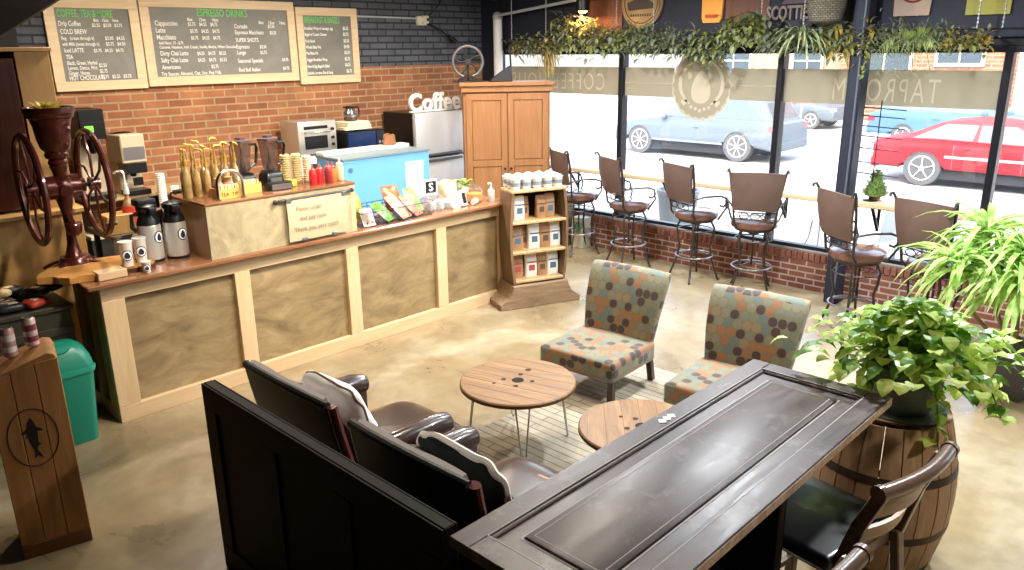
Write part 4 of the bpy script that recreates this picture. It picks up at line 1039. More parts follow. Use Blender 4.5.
for j in range(3):
    for i in range(5):
        n_ = nn[k % 16]; k += 1
        o = thing('coffee_packet', 'foil packet lying in the dark heap on the olive chest', 'packet', (.80+.155*i+rnd.uniform(-.02, .02), 6.12+.16*j, .925+.0), rnd.uniform(-.5, .5), 'foil packets heaped on the olive chest')
        o.rotation_euler.x = rnd.uniform(-.12, .12)
        obj('packet_body', MB().pillow((0, 0, .035), (.17, .12, .06), e=.35, nu=16, nv=8), pm[n_], o)
        obj('sticker', MB().box((rnd.uniform(-.02, .02), 0, .062), (.06, .05, .008), (0, 0, .2), bevel=.002), pm['cream' if n_ != 'cream' else 'red'], o)

for k in range(7):
    n_ = nn[(k*3+1) % 16]
    o = thing('coffee_packet', 'foil packet lying in the dark heap on the olive chest', 'packet', (.92+.105*k+rnd.uniform(-.02, .02), 6.17+rnd.uniform(0, .2), .985), rnd.uniform(-1.2, 1.2), 'foil packets heaped on the olive chest')
    obj('packet_body', MB().pillow((0, 0, .035), (.18, .12, .06), e=.35, nu=16, nv=8), pm[n_], o)
    obj('sticker', MB().box((0, 0, .062), (.06, .05, .008), (0, 0, .2), bevel=.002), pm['cream' if n_ != 'cream' else 'red'], o)
# ------------------------------------------------------------------ bag shelf at the counter end
R22 = math.radians(-22)
t = thing('barrel_stave_shelf', 'small bowed wooden shelf on a rough timber foot at the counter end', 'shelf', (5.99, 5.50, 0), R22)
SW, SD = .66, .30
M['rough'] = wood('rough_timber', '6e5640', '93785c', 'b49a7a', axis=0, scale=9, stretch=9, rough=.8, bump=.6)
M['shelfpine'] = wood('shelf_pine', 'a8875c', 'c2a274', 'd2b68c', axis=2, scale=5, bump=.05)
def bow(z): return SW/2*(.90+.13*math.sin(PI*(z-.22)/1.1))
obj('foot', MB().prism([(-.47, 0), (.47, 0), (.47, .06), (.42, .09), (.36, .12), (.33, .2), (.32, .25), (-.32, .25), (-.33, .2), (-.36, .12), (-.42, .09), (-.47, .06)], .42, (0, .02, 0), (1, 0, 0), (0, 0, 1), bevel=.006), M['rough'], t)
for s in (-1, 1):
    side = [(s*bow(.25+.1*i), .25+.1*i) for i in range(11)]
    side += [(s*(bow(.25+.1*i)-.028), .25+.1*i) for i in range(10, -1, -1)]
    obj('side_stave', MB().prism(side, SD, (0, 0, 0), (1, 0, 0), (0, 0, 1), bevel=.003), wood('stave_brown_%d' % s, '5a4430', '7d6248', '9a8062', axis=2), t)
SZ = [.27, .58, .90, 1.23]
for i, z in enumerate(SZ):
    w_ = bow(z)-.026
    if i == 3: w_ = bow(z)+.01
    obj('shelf_board', MB().bx(-w_, w_, -SD/2-.005, SD/2-.02, z, z+.026, bevel=.003), M['shelfpine'], t)
obj('back_panel', MB().bx(-.29, .29, SD/2-.019, SD/2-.005, .26, 1.22), plain('black_board', '22242a', .6), t)
def on_shelf(u, v, z): u *= .85; return (5.99+u*math.cos(R22)-v*math.sin(R22), 5.50+u*math.sin(R22)+v*math.cos(R22), z)
kraft = plain('kraft_bag', 'a37c58', .6, noise=.15, scale=15); wbag = plain('white_bag', 'dcdad2', .45); bprint = [plain('print_blue', '49647e', .5), plain('print_red', 'a0414a', .5), plain('print_brown', '5a4636', .5)]
def cbag(lab, u, z, mat, pr, w_=.125, h=.22, v=-.02, rz=0, clear=False):
    t = thing('coffee_bag', lab, 'coffee bag', on_shelf(u, v, z+.0265), R22+rz)
    def f(a, b):
        th = 2*PI*a; k = 1-max(0, b-.75)*3.2
        cx_, sx_ = math.cos(th), math.sin(th)
        return (w_/2*math.copysign(abs(cx_)**.5, cx_), .04*math.copysign(abs(sx_)**.6, sx_)*max(.08, k)+.004*math.sin(7*b+3*a), h*b)
    obj('pouch', MB().grid(f, 24, 12), mat, t)
    obj('folded_top', MB().box((0, 0, h+.004), (w_*.95, .014, .02), bevel=.003), mat, t)
    obj('front_label', MB().box((0, -.043, h*.42), (w_*.5, .003, h*.26), bevel=.001).box((0, -.044, h*.68), (w_*.8, .003, .012)), pr, t)
cbag('white coffee bag with blue print at the left of the top shelf row', -.22, SZ[2], wbag, bprint[0], .13, .24)
cbag('second bag of the top shelf row, brown kraft behind the white one', -.12, SZ[2], kraft, bprint[2], .10, .22, .03)
cbag('brown bag right of the gap on the upper shelf', .08, SZ[2], kraft, bprint[2], .11, .23)
cbag('brown bag with dark label in the upper shelf right corner', .20, SZ[2], kraft, bprint[0], .12, .24)
cbag('brown bag with blue-grey label at the left of the middle shelf', -.25, SZ[1], kraft, bprint[0], .14, .235)
cbag('slim kraft bag set back between two fuller bags of the middle shelf', -.13, SZ[1], kraft, bprint[2], .09, .22, .04)
cbag('white coffee bag with round blue mark in the middle shelf centre', -.02, SZ[1], wbag, bprint[0], .14, .245)
cbag('plain brown bag right of centre on the middle shelf', .135, SZ[1], kraft, bprint[2], .13, .24)
cbag('white coffee bag with blue print at the right of the middle shelf', .275, SZ[1], wbag, bprint[0], .13, .245)
cbag('kraft bag with red print at the left of the bottom shelf', -.25, SZ[0], kraft, bprint[1], .14, .235)
cbag('white bag with red print near the centre of the bottom shelf', -.06, SZ[0], wbag, bprint[1], .14, .24)
cbag('plain brown bag right of centre on the bottom shelf', .09, SZ[0], kraft, bprint[2], .12, .235)
cbag('white bag with blue print at the right of the bottom shelf', .24, SZ[0], wbag, bprint[0], .14, .245)
mugm = plain('mug_white', 'e2e2de', .3); mugp = plain('mug_print', '8a96a4', .5)
def mug0():
    t = thing('small_white_pot', 'small white printed pot in the rows on top of the bag shelf', 'pot', on_shelf(-.29, -.09, 1.256), R22, 'small white pots on the bag shelf'); t.scale = (1.3, 1.3, 1.25)
    obj('pot_wall', MB().lathe([(.030, 0), (.034, .004), (.043, .085), (.046, .09), (.041, .09), (.036, .02), (.0, .02)], seg=18, cap=False), mugm, t)
    obj('print_band', MB().lathe([(.0375, .03), (.0415, .062)], seg=18, cap=False), mugp, t)
    obj('filling', MB().lathe([(.04, .07), (.03, .1), (.012, .108)], seg=12), plain('cotton', 'eceae4', .9, bump=.6, scale=60), t)
    return t
m0 = mug0()
for j in range(3):
    for i in range(5):
        if i == j == 0: continue
        dup(m0, on_shelf(-.29+.142*i+.01*j, -.09+.118*j, 1.256), R22+rnd.uniform(-.4, .4))

# ------------------------------------------------------------------ bar stools along the window
M['stool_fabric'] = plain('stool_vinyl', '5d4a42', .5, noise=.1, scale=8)
M['stool_seat'] = plain('stool_seat', '62443a', .22, noise=.1, coat=.5)
def stool():
    t = thing('bar_stool', 'x', 'bar stool', (0, 0, 0), 0)
    I = M['iron']
    obj('seat', MB().lathe([(.0, .735), (.19, .735), (.245, .745), (.255, .775), (.245, .81), (.2, .83), (.1, .838), (.0, .84)], seg=36, cap=False), M['stool_seat'], t)
    obj('swivel_plate', MB().lathe([(.06, .66), (.06, .70), (.2, .705), (.21, .735)], seg=24), I, t)
    for a in (PI/4, 3*PI/4, 5*PI/4, 7*PI/4):
        ca, sa = math.cos(a), math.sin(a)
        prof = [(.17, .71), (.215, .62), (.2, .5), (.175, .4), (.2, .25), (.245, .12), (.285, .02), (.30, .008)]
        obj('leg', MB().tube([(r*ca, r*sa, z) for r, z in prof], .0125, seg=8), I, t)
    obj('foot_ring', MB().tube(ring((0, 0, .29), .215, 40), .011, closed=True, seg=8), plain('ring_steel', '8d8884', .3, .9) if 'ring' not in M else M['ring'], t)
    obj('under_ring', MB().tube(ring((0, 0, .60), .20, 32), .007, closed=True, seg=6), I, t)
    sc_ = MB()
    for k in range(2): sc_.tube(arc((.0, 0, .36), .05, 0, 1.8*PI, 10, (1, 0, 0), (0, 0, 1)), .006, seg=5)
    sc_.cyl((0, 0, .3), (0, 0, .68), .011)
    for a in (PI/4, 3*PI/4): sc_.tube([(-.2*math.cos(a), -.2*math.sin(a), .3), (0, 0, .34), (.2*math.cos(a), .2*math.sin(a), .3)], .007, seg=6)
    obj('scroll_post', sc_, I, t)
    # back: flaring upholstered panel between two curled uprights
    def bp(u, v):   # u across 0..1, v up 0..1
        w = .44+.11*v; x = -.225-.05*v-.035*math.sin(PI*v)*.5; yy = (u-.5)*w
        return (x-.05*(1-(2*u-1)**2)*.8, yy, .965+.40*v+.012*math.sin(PI*u)*(v))
    obj('backrest', MB().grid(bp, 16, 10, thick=.03), M['stool_fabric'], t, ang=60)
    for s in (-1, 1):
        pts = [(-.15, s*.19, .74), (-.2, s*.21, .80), (-.215, s*.225, .95), (-.24, s*.25, 1.15), (-.29, s*.285, 1.37), (-.31, s*.295, 1.405), (-.335, s*.30, 1.40), (-.34, s*.30, 1.375)]
        obj('upright', MB().tube(pts, .013, seg=8), I, t)
        arm = [(-.225, s*.24, 1.0), (-.1, s*.29, 1.03), (.08, s*.31, 1.03), (.16, s*.31, 1.0), (.18, s*.305, .94), (.14, s*.30, .90), (.09, s*.30, .92)]
        sup = [(.165, s*.307, .97), (.19, s*.29, .88), (.15, s*.26, .80), (.13, s*.23, .74)]
        o = obj('arm', MB().tube(arm, .0115, seg=8), I, t)
        obj('arm_support', MB().tube(sup, .011, seg=8), I, o)
    fl = MB()
    fl.tube([(-.21, -.22, .93), (-.24, 0, .93), (-.21, .22, .93)], .007, seg=6).tube([(-.205, -.215, .86), (-.235, 0, .86), (-.205, .215, .86)], .007, seg=6)
    for yy in (-.11, 0, .11): fl.tube([(-.232, yy+.05*math.cos(a), .895+.03*math.sin(a)) for a in [2*PI*k/14 for k in range(14)]], .005, closed=True, seg=5)
    obj('back_scrollwork', fl, I, t)
    return t
M['ring'] = plain('ring_steel', '9a9490', .3, .9)
ST = [(7.95, 6.48, -26, 'bar stool nearest the oak cabinet, half hidden by the bag shelf'), (7.86, 5.60, -26, 'second bar stool from the oak cabinet, turned to the right'),
      (7.90, 4.68, -22, 'third bar stool from the oak cabinet, below the round window decal'), (7.90, 3.95, 26, 'bar stool with its wide brown back square to the room, left of the steel pillar'),
      (7.31, 2.60, -34, 'bar stool just right of the steel pillar'), (7.36, 1.93, -18, 'bar stool farthest right, partly behind the tall spiky plant')]
st0 = None
for i, (x, y, a, lab) in enumerate(ST):
    if i == 0:
        st0 = stool(); st0.location = (x, y, 0); st0.rotation_euler.z = math.radians(a); st0['label'] = lab; st0['group'] = 'bar stools along the street windows'
    else: dup(st0, (x, y, 0), math.radians(a), lab)

# ------------------------------------------------------------------ rug
M['rug'] = brick('rug_weave', 'b5ad9a', 'a9a08e', '6f685c', bw=1.3, bh=.07, ms=.005, rough=.95, bump=.1)
t = obj('rug', MB().bx(-.9, .9, -1.05, 1.05, 0, .012, bevel=.004), M['rug'], None, (4.25, 2.85, .0005), math.radians(90))
# keep the stripes running along the room: uv is already metric
tag(t, 'pale grey rug with thin dark lines under the coffee tables', 'rug')

# ------------------------------------------------------------------ patterned chairs
M['dots'] = dots('disc_upholstery')
M['dots_side'] = dots('disc_upholstery_side')
M['walnut'] = wood('walnut_leg', '2b1613', '3d211b', axis=2, rough=.3)
def slipper(lab, x, y, rz):
    t = thing('slipper_chair', lab, 'chair', (x, y, .0125), rz, 'disc-patterned slipper chairs by the rug')
    ox = 0
    seat = MB().box((.05, 0, .29), (.64, .70, .165), bevel=.045, seg=4)
    for v in seat.bm.verts:
        if v.co.z > .33: v.co.z += .03*max(0, 1-((v.co.x-.04)/.32)**2)*max(0, 1-(v.co.y/.34)**2)
    obj('seat', seat, M['dots'], t, ang=60)
    def sec(z, w, x, th): return (z, w, x, th)
    S = [(.25, .62, -.27, .10), (.40, .65, -.29, .115), (.6, .70, -.335, .11), (.78, .73, -.40, .10), (.87, .74, -.44, .085), (.90, .72, -.455, .05)]
    b = MB(); rings = []
    for z, w, xx, th in S:
        pts = []
        for k in range(32):
            a = 2*PI*k/32; cx_, sx_ = math.cos(a), math.sin(a)
            yy = w/2*math.copysign(abs(cx_)**.22, cx_); dx = th/2*math.copysign(abs(sx_)**.45, sx_)
            pts.append(b.bm.verts.new((xx+dx+.03*(2*yy/w)**2, yy, z)))
        rings.append(pts)
    for A, B in zip(rings, rings[1:]):
        for k in range(32): b.bm.faces.new((A[k], A[(k+1) % 32], B[(k+1) % 32], B[k]))
    b.bm.faces.new(rings[0][::-1]); b.bm.faces.new(rings[-1])
    obj('backrest', b, M['dots'], t, ang=50)
    for sx, sy in ((.27, .28), (.27, -.28), (-.28, .28), (-.28, -.28)):
        obj('leg', MB().bar((sx, sy, .24), (sx*1.02-(.05 if sx < 0 else 0), sy, 0), .05, .05, bevel=.005), M['walnut'], t)
    return t
slipper('disc-patterned slipper chair standing nearer the coffee bags', 4.71, 3.59, math.radians(184))
slipper('disc-patterned slipper chair half hidden by the dark door table', 4.76, 2.46, math.radians(185))

# ------------------------------------------------------------------ coffee tables: cable-reel tops on hairpin legs
M['reel'] = wood('reel_wood', '6e4e2e', '916c42', 'aa8454', axis=1, scale=8, stretch=8, rough=.5, bump=.2)
def reel(lab, x, y, R_, h, rz):
    t = thing('reel_coffee_table', lab, 'coffee table', (x, y, .0), rz)
    obj('tabletop', MB().lathe([(R_-.01, h-.035), (R_, h-.028), (R_, h-.008), (R_-.008, h)], seg=64), M['reel'], t)
    obj('top_edge', MB().lathe([(R_+.0015, h-.03), (R_+.0015, h-.012)], seg=64, cap=False), plain('edge_brown', '6d4526', .6), t)
    hb = MB().cyl((0, 0, h), (0, 0, h+.0012), .042, seg=24)
    obj('centre_hole', hb, plain('hole_dark', '1c1512', .9), t)
    pos = [(.1*math.cos(a), .1*math.sin(a), .018) for a in (.3, 1.9, 3.5, 5.0)]+[(.19, .02, .022), (-.12, .12, .013), (.02, .09, .01)]
    for px, py, r in pos[:6]: obj('bolt_hole', MB().cyl((px, py, h), (px, py, h+.0012), r, seg=14), plain('hole_brown', '3c2415', .8), t)
    sm = MB()
    for k in range(-3, 4):
        yy = k*.11; L = math.sqrt(max(0, (R_-.02)**2-yy**2)); sm.bx(yy-.0012, yy+.0012, -L, L, h, h+.0006)
    obj('plank_seams', sm, plain('seam', '6b4424', .9), t)
    for a in (.6, .6+PI/2, .6+PI, .6+1.5*PI):
        ca, sa = math.cos(a), math.sin(a); q = V(-sa, ca, 0); p0_ = V(ca, sa, 0)*(R_-.10)
        foot = V(ca, sa, 0)*(R_-.05)
        obj('leg', MB().tube([p0_+q*.05+V(0, 0, h-.035), foot+q*.012+V(0, 0, .02), foot+V(0, 0, .006), foot-q*.012+V(0, 0, .02), p0_-q*.05+V(0, 0, h-.035)], .006, seg=8), M['steel'], t)
    return t
reel('round wooden reel table with dark holes, the nearer one to the counter', 3.57, 3.43, .40, .45, math.radians(15)).location.z = .0128
reel('round wooden reel table half covered by the dark door table', 3.60, 2.42, .385, .44, math.radians(-50)).location.z = .0128

# ------------------------------------------------------------------ leather armchairs and cushions
M['leather'] = plain('brown_leather', '3a2521', .28, noise=.2, scale=9, coat=.25, bump=.08)
M['leather_dk'] = plain('dark_leather', '14110f', .55, bump=.1, scale=25)
M['burg'] = wood('burgundy_wood', '43201d', '64342e', axis=2, rough=.25)
def armchair(lab, x, y):
    t = thing('leather_armchair', lab, 'armchair', (x, y, 0), 0, 'brown leather armchairs facing the coffee tables')
    W2 = .45
    obj('seat_cushion', MB().pillow((.06, 0, .35), (.86, .66, .22), e=.32, nu=36, nv=14), M['leather'], t, ang=60)
    obj('seat_piping', MB().tube([(.06+.425*math.copysign(abs(math.cos(a))**.34, math.cos(a)), .325*math.copysign(abs(math.sin(a))**.34, math.sin(a)), .375) for a in [2*PI*k/48 for k in range(48)]], .008, closed=True, seg=6), M['leather_dk'], t)
    obj('base_frame', MB().bx(-.42, .42, -W2+.03, W2-.03, .08, .26, bevel=.02, seg=2), M['leather_dk'], t)
    for sx in (-.36, .36):
        for sy in (-.36, .36): obj('leg', MB().cyl((sx, sy, 0), (sx, sy, .08), .02, .03), M['walnut'], t)
    def bk(u, v):
        yy = (u-.5)*2*(W2-.02)*(1-.05*v); x = -.36-.22*v-.03*math.sin(PI*v)
        return (x-.05*(1-(2*u-1)**2), yy, .2+.78*v-.035*(2*u-1)**2*v)
    obj('back_shell', MB().grid(bk, 18, 12, thick=-.035), M['leather_dk'], t, ang=60)
    obj('back_cushion', MB().pillow((-.34, 0, .60), (.13, .70, .50), (0, math.radians(-16), 0), e=.4, nu=30, nv=14), M['leather'], t, ang=60)
    top = [bk(i/14, 1) for i in range(15)]
    obj('top_roll', MB().tube([(p[0]+.01, p[1], p[2]) for p in top], .024, seg=10), M['leather_dk'], t)
    for s in (-1, 1):
        obj('side_rail', MB().tube([V(*bk(.5+s*.5, v/10))+V(.03, s*.012, 0) for v in range(0, 11)], .036, seg=10, flat=.75), M['burg'], t)
        a = obj('arm_roll', MB().tube([(-.42, s*.41, .56), (-.2, s*.41, .585), (.12, s*.41, .585), (.20, s*.41, .575)], .07, seg=16, radii=[.055, .068, .072, .062]).ball((.20, s*.41, .575), (.035, .062, .062)), M['leather'], t, ang=60)
        obj('arm_panel', MB().bx(-.40, .2, s*.41-.05, s*.41+.05, .2, .55, bevel=.015, seg=2), M['leather'], a)
    return t
armchair('brown leather armchair nearer the counter, white pillow on it', 2.47, 3.56)
armchair('brown leather armchair nearer the dark door table', 2.45, 2.50)
M['linen'] = plain('white_linen', 'f8f5f0', .9, noise=.04, scale=30, bump=.2)
M['pink_grey'] = plain('grey_throw', 'b3aaa8', .9, noise=.05, scale=20)
def cushion(lab, x, y, z, rot, s, back, cover=None, sr=.008):
    o = thing('throw_pillow', lab, 'pillow', (x, y, z))
    e = Euler(rot).to_matrix().to_4x4()
    pb = MB().pillow((0, 0, 0), s, e=.5, nu=48, nv=20, pinch=.3)
    for v in pb.bm.verts: v.co.z += .012*math.sin(v.co.x*31+v.co.y*17)*math.cos(v.co.y*23)
    obj('pillow_cover', pb.move(e), cover or M['linen'], o, ang=70)
    obj('seam_edge', MB().tube([e @ V(s[0]/2*.985*math.copysign(abs(math.cos(a))**.5, math.cos(a)), s[1]/2*.985*math.copysign(abs(math.sin(a))**.5, math.sin(a)), .006*math.sin(9*a)) for a in [2*PI*k/72 for k in range(72)]], sr, closed=True, seg=6), back, o)
cushion('white pillow leaning on the back of the armchair nearer the counter', 2.14, 3.40, .73, (0, math.radians(73), .0), (.50, .56, .14), plain('brown_seam', '7a5a48', .8))
cushion('dark-backed pillow with thick white edge on the armchair nearer the door table', 2.13, 2.38, .73, (0, math.radians(73), .0), (.46, .58, .10), plain('white_edge', 'efebe2', .9), plain('bottle_green_cloth', '141d1b', .9), .018)
for i, (x, y, lab) in enumerate(((2.0, 3.56, 'grey blanket folded over the inside back of the armchair nearer the counter'), (1.98, 2.50, 'grey blanket folded over the inside back of the armchair nearer the door table'))):
    def th(u, v):
        yy = (u-.5)*.74; 
        return (x-.075+.15*(1-v)+.006*math.sin(9*u), y+yy, .52+.455*v)
    tag(obj('folded_blanket', MB().grid(th, 16, 10, thick=.055), M['pink_grey']), lab, 'blanket')

# ------------------------------------------------------------------ door table and upright door panels
def distress():
    m, nt, b = nodes('worn_black_paint')
    tc = N(nt, 'ShaderNodeTexCoord'); mp = N(nt, 'ShaderNodeMapping'); mp.inputs['Scale'].default_value = (1.5, 7, 7)
    n1 = N(nt, 'ShaderNodeTexNoise', Scale=2.2, Detail=9.0, Roughness=.7, Distortion=.5); n2 = N(nt, 'ShaderNodeTexNoise', Scale=6.0, Detail=9.0, Roughness=.75)
    nt.links.new(tc.outputs['Object'], mp.inputs['Vector']); nt.links.new(mp.outputs['Vector'], n1.inputs['Vector']); nt.links.new(tc.outputs['Object'], n2.inputs['Vector'])
    r = ramp(nt, [(.3, '21171a'), (.5, '382625'), (.64, '4a3634'), (.8, '6f6264')]); nt.links.new(n1.outputs['Fac'], r.inputs['Fac'])
    r2 = ramp(nt, [(.54, (0, 0, 0)), (.7, (1, 1, 1))]); nt.links.new(n2.outputs['Fac'], r2.inputs['Fac'])
    mx = N(nt, 'ShaderNodeMix', data_type='RGBA'); nt.links.new(r2.outputs['Color'], mx.inputs['Factor'])
    nt.links.new(r.outputs['Color'], mx.inputs[6]); mx.inputs[7].default_value = rgb('6e6462'); nt.links.new(mx.outputs[2], b.inputs['Base Color'])
    r3 = ramp(nt, [(.3, (.3,)*3), (.7, (.5,)*3)]); nt.links.new(n1.outputs['Fac'], r3.inputs['Fac']); nt.links.new(r3.outputs['Color'], b.inputs['Roughness'])
    bp = N(nt, 'ShaderNodeBump', Strength=.25, Distance=.003); nt.links.new(n1.outputs['Fac'], bp.inputs['Height']); nt.links.new(bp.outputs['Normal'], b.inputs['Normal'])
    return m
M['door'] = distress();  M['door_dark'] = blotch('black_door_paint', '0d0b0b', '151212', '221c1a', scale=4, rough=.6, dist=.5); M['worn'] = blotch('worn_edge', '8b7160', 'ac9481', 'ccb8a4', scale=9, rough=.6)
TX0, TX1, TY0, TY1, TZ = 1.48, 3.62, 1.055, 1.755, 1.07
t = thing('door_table', 'long bar table made from an old dark panelled door', 'table', (0, 0, 0))
rail = .105
def frame4(mb, x0, x1, y0, y1, z0, z1, w, bev=.004):
    mb.bx(x0, x1, y0, y0+w, z0, z1, bev).bx(x0, x1, y1-w, y1, z0, z1, bev).bx(x0, x0+w, y0+w, y1-w, z0, z1, bev).bx(x1-w, x1, y0+w, y1-w, z0, z1, bev)
top = MB(); frame4(top, TX0, TX1, TY0, TY1, TZ-.045, TZ, .095)
obj('door_frame', top, M['door'], t)
mld = MB(); frame4(mld, TX0+.095, TX1-.095, TY0+.095, TY1-.095, TZ-.04, TZ-.005, .018, .005)
obj('panel_moulding', mld, M['door'], t)
mld = MB(); mld.bx(TX0+.113, TX1-.113, TY0+.113, TY1-.113, TZ-.04, TZ-.016)
obj('panel_bevel', mld, M['door'], t)
obj('raised_panel', MB().box(((TX0+TX1)/2, (TY0+TY1)/2, TZ-.022), (TX1-TX0-.36, TY1-TY0-.36, .034), bevel=.012, seg=2), M['door'], t)
ln = MB(); frame4(ln, TX0+.092, TX1-.092, TY0+.092, TY1-.092, TZ-.004, TZ+.0008, .004, 0); frame4(ln, TX0+.171, TX1-.171, TY0+.171, TY1-.171, TZ-.017, TZ-.0145, .007, 0); frame4(ln, TX0+.205, TX1-.205, TY0+.205, TY1-.205, TZ-.007, TZ-.0043, .003, 0)
obj('worn_line', ln, plain('worn_grey', 'a8a4a2', .5), t)
obj('near_edge', MB().bx(TX0+.001, TX1-.001, TY0-.003, TY0-.0005, TZ-.043, TZ-.006), M['worn'], t, label='pale worn edge')
hw = MB()
for dx in (-.035, 0, .035): hw.lathe([(.023, 0), (.023, .003)], (2.72+dx, TY1-.055, TZ), seg=4)
obj('hinge_ornament', hw, plain('bare_metal', 'b4b2ac', .4, .7), t, label='small pale metal plate of three diamonds')
def upright(lab, x0, x1, y0, y1, z1, along):
    t = thing('upright_door_panel', lab, 'door panel', (0, 0, 0))
    core = MB().bx(x0, x1, y0, y1, .0, z1, bevel=.004)
    obj('slab', core, M['door_dark'], t)
    f = MB()
    if along == 'y':
        for xx, s in ((x0, -1), (x1, 1)):
            f.bx(xx, xx+s*.012, y0, y1, z1-.13, z1-.002, .003).bx(xx, xx+s*.012, y0, y1, .002, .14, .003)
            n = 3; L = (y1-y0-.12)/n
            for k in range(n+1): f.bx(xx, xx+s*.012, y0+k*L, y0+k*L+.12, .14, z1-.13, .003)
    else:
        for yy, s in ((y0, -1), (y1, 1)):
            f.bx(x0, x1, yy, yy+s*.012, z1-.13, z1-.002, .003).bx(x0, x1, yy, yy+s*.012, .002, .14, .003)
            n = 3; L = (x1-x0-.12)/n
            for k in range(n+1): f.bx(x0+k*L, x0+k*L+.12, yy, yy+s*.012, .14, z1-.13, .003)
    obj('face_frame', f, M['door_dark'], t)
upright('black panelled door standing on edge behind the leather armchairs', 1.50, 1.55, 1.80, 3.63, 1.065, 'y')
upright('dark panel carrying the far side of the door table', 1.565, 2.66, 1.66, 1.70, 1.02, 'x')
upright('dark end panel below the window end of the door table', 2.66, 2.70, 1.12, 1.64, 1.02, 'y')

# ------------------------------------------------------------------ bar chairs at the door table
M['chairwood'] = wood('chair_taupe', '4f3d33', '70594a', '927a68', axis=0, scale=7, rough=.32, coat=.3)
M['tanwood'] = wood('chair_tan', '8f7558', 'ab9172', 'c0a888', axis=0, scale=6, rough=.4)
_n = M['door_dark'].node_tree.nodes['Principled BSDF']; _n.inputs['Specular IOR Level'].default_value = .15
M['vinyl'] = plain('black_vinyl', '14171c', .32, coat=.3, bump=.04)
def barchair(lab, x, y, rz):
    t = thing('wooden_bar_chair', lab, 'bar chair', (x, y, 0), rz, 'wooden bar chairs at the door table')
    seat = MB().box((-.025, .05, .64), (.54, .51, .07), bevel=.03, seg=4)
    for v in seat.bm.verts:
        if v.co.z > .66: v.co.z += .018*max(0, 1-(v.co.x/.25)**2)*max(0, 1-((v.co.y-.045)/.27)**2)
    obj('seat', seat, M['vinyl'], t, ang=60)
    obj('seat_frame', MB().bx(-.225, .225, .25, .275, .55, .605, bevel=.004).bx(-.225, .225, -.2, -.175, .55, .605, bevel=.004).bx(-.225, -.2, -.175, .25, .55, .605, bevel=.004).bx(.2, .225, -.175, .25, .55, .605, bevel=.004), M['chairwood'], t)
    for s in (-1, 1):
        obj('front_leg', MB().bar((s*.215, .255, .6), (s*.225, .27, 0), .045, .045, bevel=.005), M['chairwood'], t)
        obj('rear_leg', MB().bar((s*.215, -.215, .62), (s*.225, -.30, 0), .045, .05, bevel=.005), M['chairwood'], t)
        obj('back_post', MB().prism([(-.20, .58), (-.235, .58), (-.30, .85), (-.375, 1.03), (-.32, 1.04), (-.245, .85), (-.17, .60)], .03, (s*.225, 0, 0), (0, 1, 0), (0, 0, 1), bevel=.005), M['chairwood'], t)
        obj('post_cap', MB().cyl((s*.262, -.355, 1.045), (s*.285, -.352, 1.045), .034, seg=20), M['chairwood'], t)
    # cylindrical top rail bowed backwards
    obj('top_rail', MB().tube([(-.27+.54*i/12, -.355-.035*math.sin(PI*i/12), 1.045) for i in range(13)], .029, seg=14), M['chairwood'], t)
    def slat(z0, z1, y0, y1):
        return MB().grid(lambda u, v: ((u-.5)*.43, y0+(y1-y0)*v-.045*math.sin(PI*u), z0+(z1-z0)*v), 14, 2, thick=.016)
    obj('upper_slat', slat(.88, 1.01, -.30, -.34), M['tanwood'], t)
    obj('lower_slat', slat(.74, .81, -.245, -.262), M['tanwood'], t)
    for z in (.2, .34): obj('stretcher', MB().bar((-.22, .265, z), (.22, .265, z), .025, .03), M['chairwood'], t)
    for s in (-1, 1): obj('side_stretcher', MB().bar((s*.222, .26, .26), (s*.222, -.26, .26), .022, .03), M['chairwood'], t)
    return t
barchair('wooden bar chair with black seat beside the oak barrel', 3.10, 1.11, math.radians(-9))
barchair('wooden bar chair at the bottom edge, only its rail end showing', 2.18, 1.12, math.radians(-13))

# ------------------------------------------------------------------ barrel and plants
M['barrel'] = wood('barrel_oak', '8d6c52', 'ac8c6e', 'c8ac8c', axis=2, scale=6, stretch=9, rough=.6, bump=.3)
BX, BYY = 3.98, 1.17
t = thing('wine_barrel', 'weathered oak barrel standing at the window end of the door table', 'barrel', (BX, BYY, 0))
def br(z): return 0.255+.08*math.sin(PI*z/.9)
ns = 22
for k in range(ns):
    a0, a1 = 2*PI*(k+.02)/ns, 2*PI*(k+.98)/ns
    def f(u, v, a0=a0, a1=a1): a = a0+(a1-a0)*u; r = br(.86*v); return (r*math.cos(a), r*math.sin(a), .86*v)
    obj('stave', MB().grid(f, 3, 12, thick=-.025), M['barrel'], t)
obj('head', MB().lathe([(.24, .86), (.25, .88)], seg=32), M['barrel'], t)
hoopm = plain('hoop_iron', '4b4038', .5, .6, noise=.3)
for z in (.05, .28, .60):
    obj('hoop', MB().lathe([(br(z-.022)+.028, z-.022), (br(z)+.0285, z), (br(z+.022)+.028, z+.022)], seg=48, cap=False), hoopm, t)
M['pothos'] = leafmat('pothos_leaf', '9cc04c', 'dcee8c', trans=.55, rough=.35)
M['pothos2'] = leafmat('pothos_dark', '4a7a2e', '7aa444', trans=.4, rough=.35)
PX, PY = 3.97, 1.11
t = thing('pothos_plant', 'bushy trailing green plant in a round grey pot on the barrel', 'potted plant', (PX, PY, .862))
obj('saucer', MB().lathe([(.16, 0), (.21, .015), (.21, .025), (.16, .02)], seg=36), plain('saucer_grey', '5f666a', .5), t)
obj('pot', MB().lathe([(.13, .02), (.155, .06), (.175, .17), (.18, .235), (.19, .24), (.19, .26), (.17, .26), (.16, .2)], seg=36), plain('pot_grey', '70777a', .5, noise=.08), t)
obj('soil', MB().lathe([(.165, .2), (.1, .23)], seg=20), plain('soil', '2c211a', .95), t)
la, lb = MB(), MB(); vs_ = MB()
pr_ = random.Random(11)
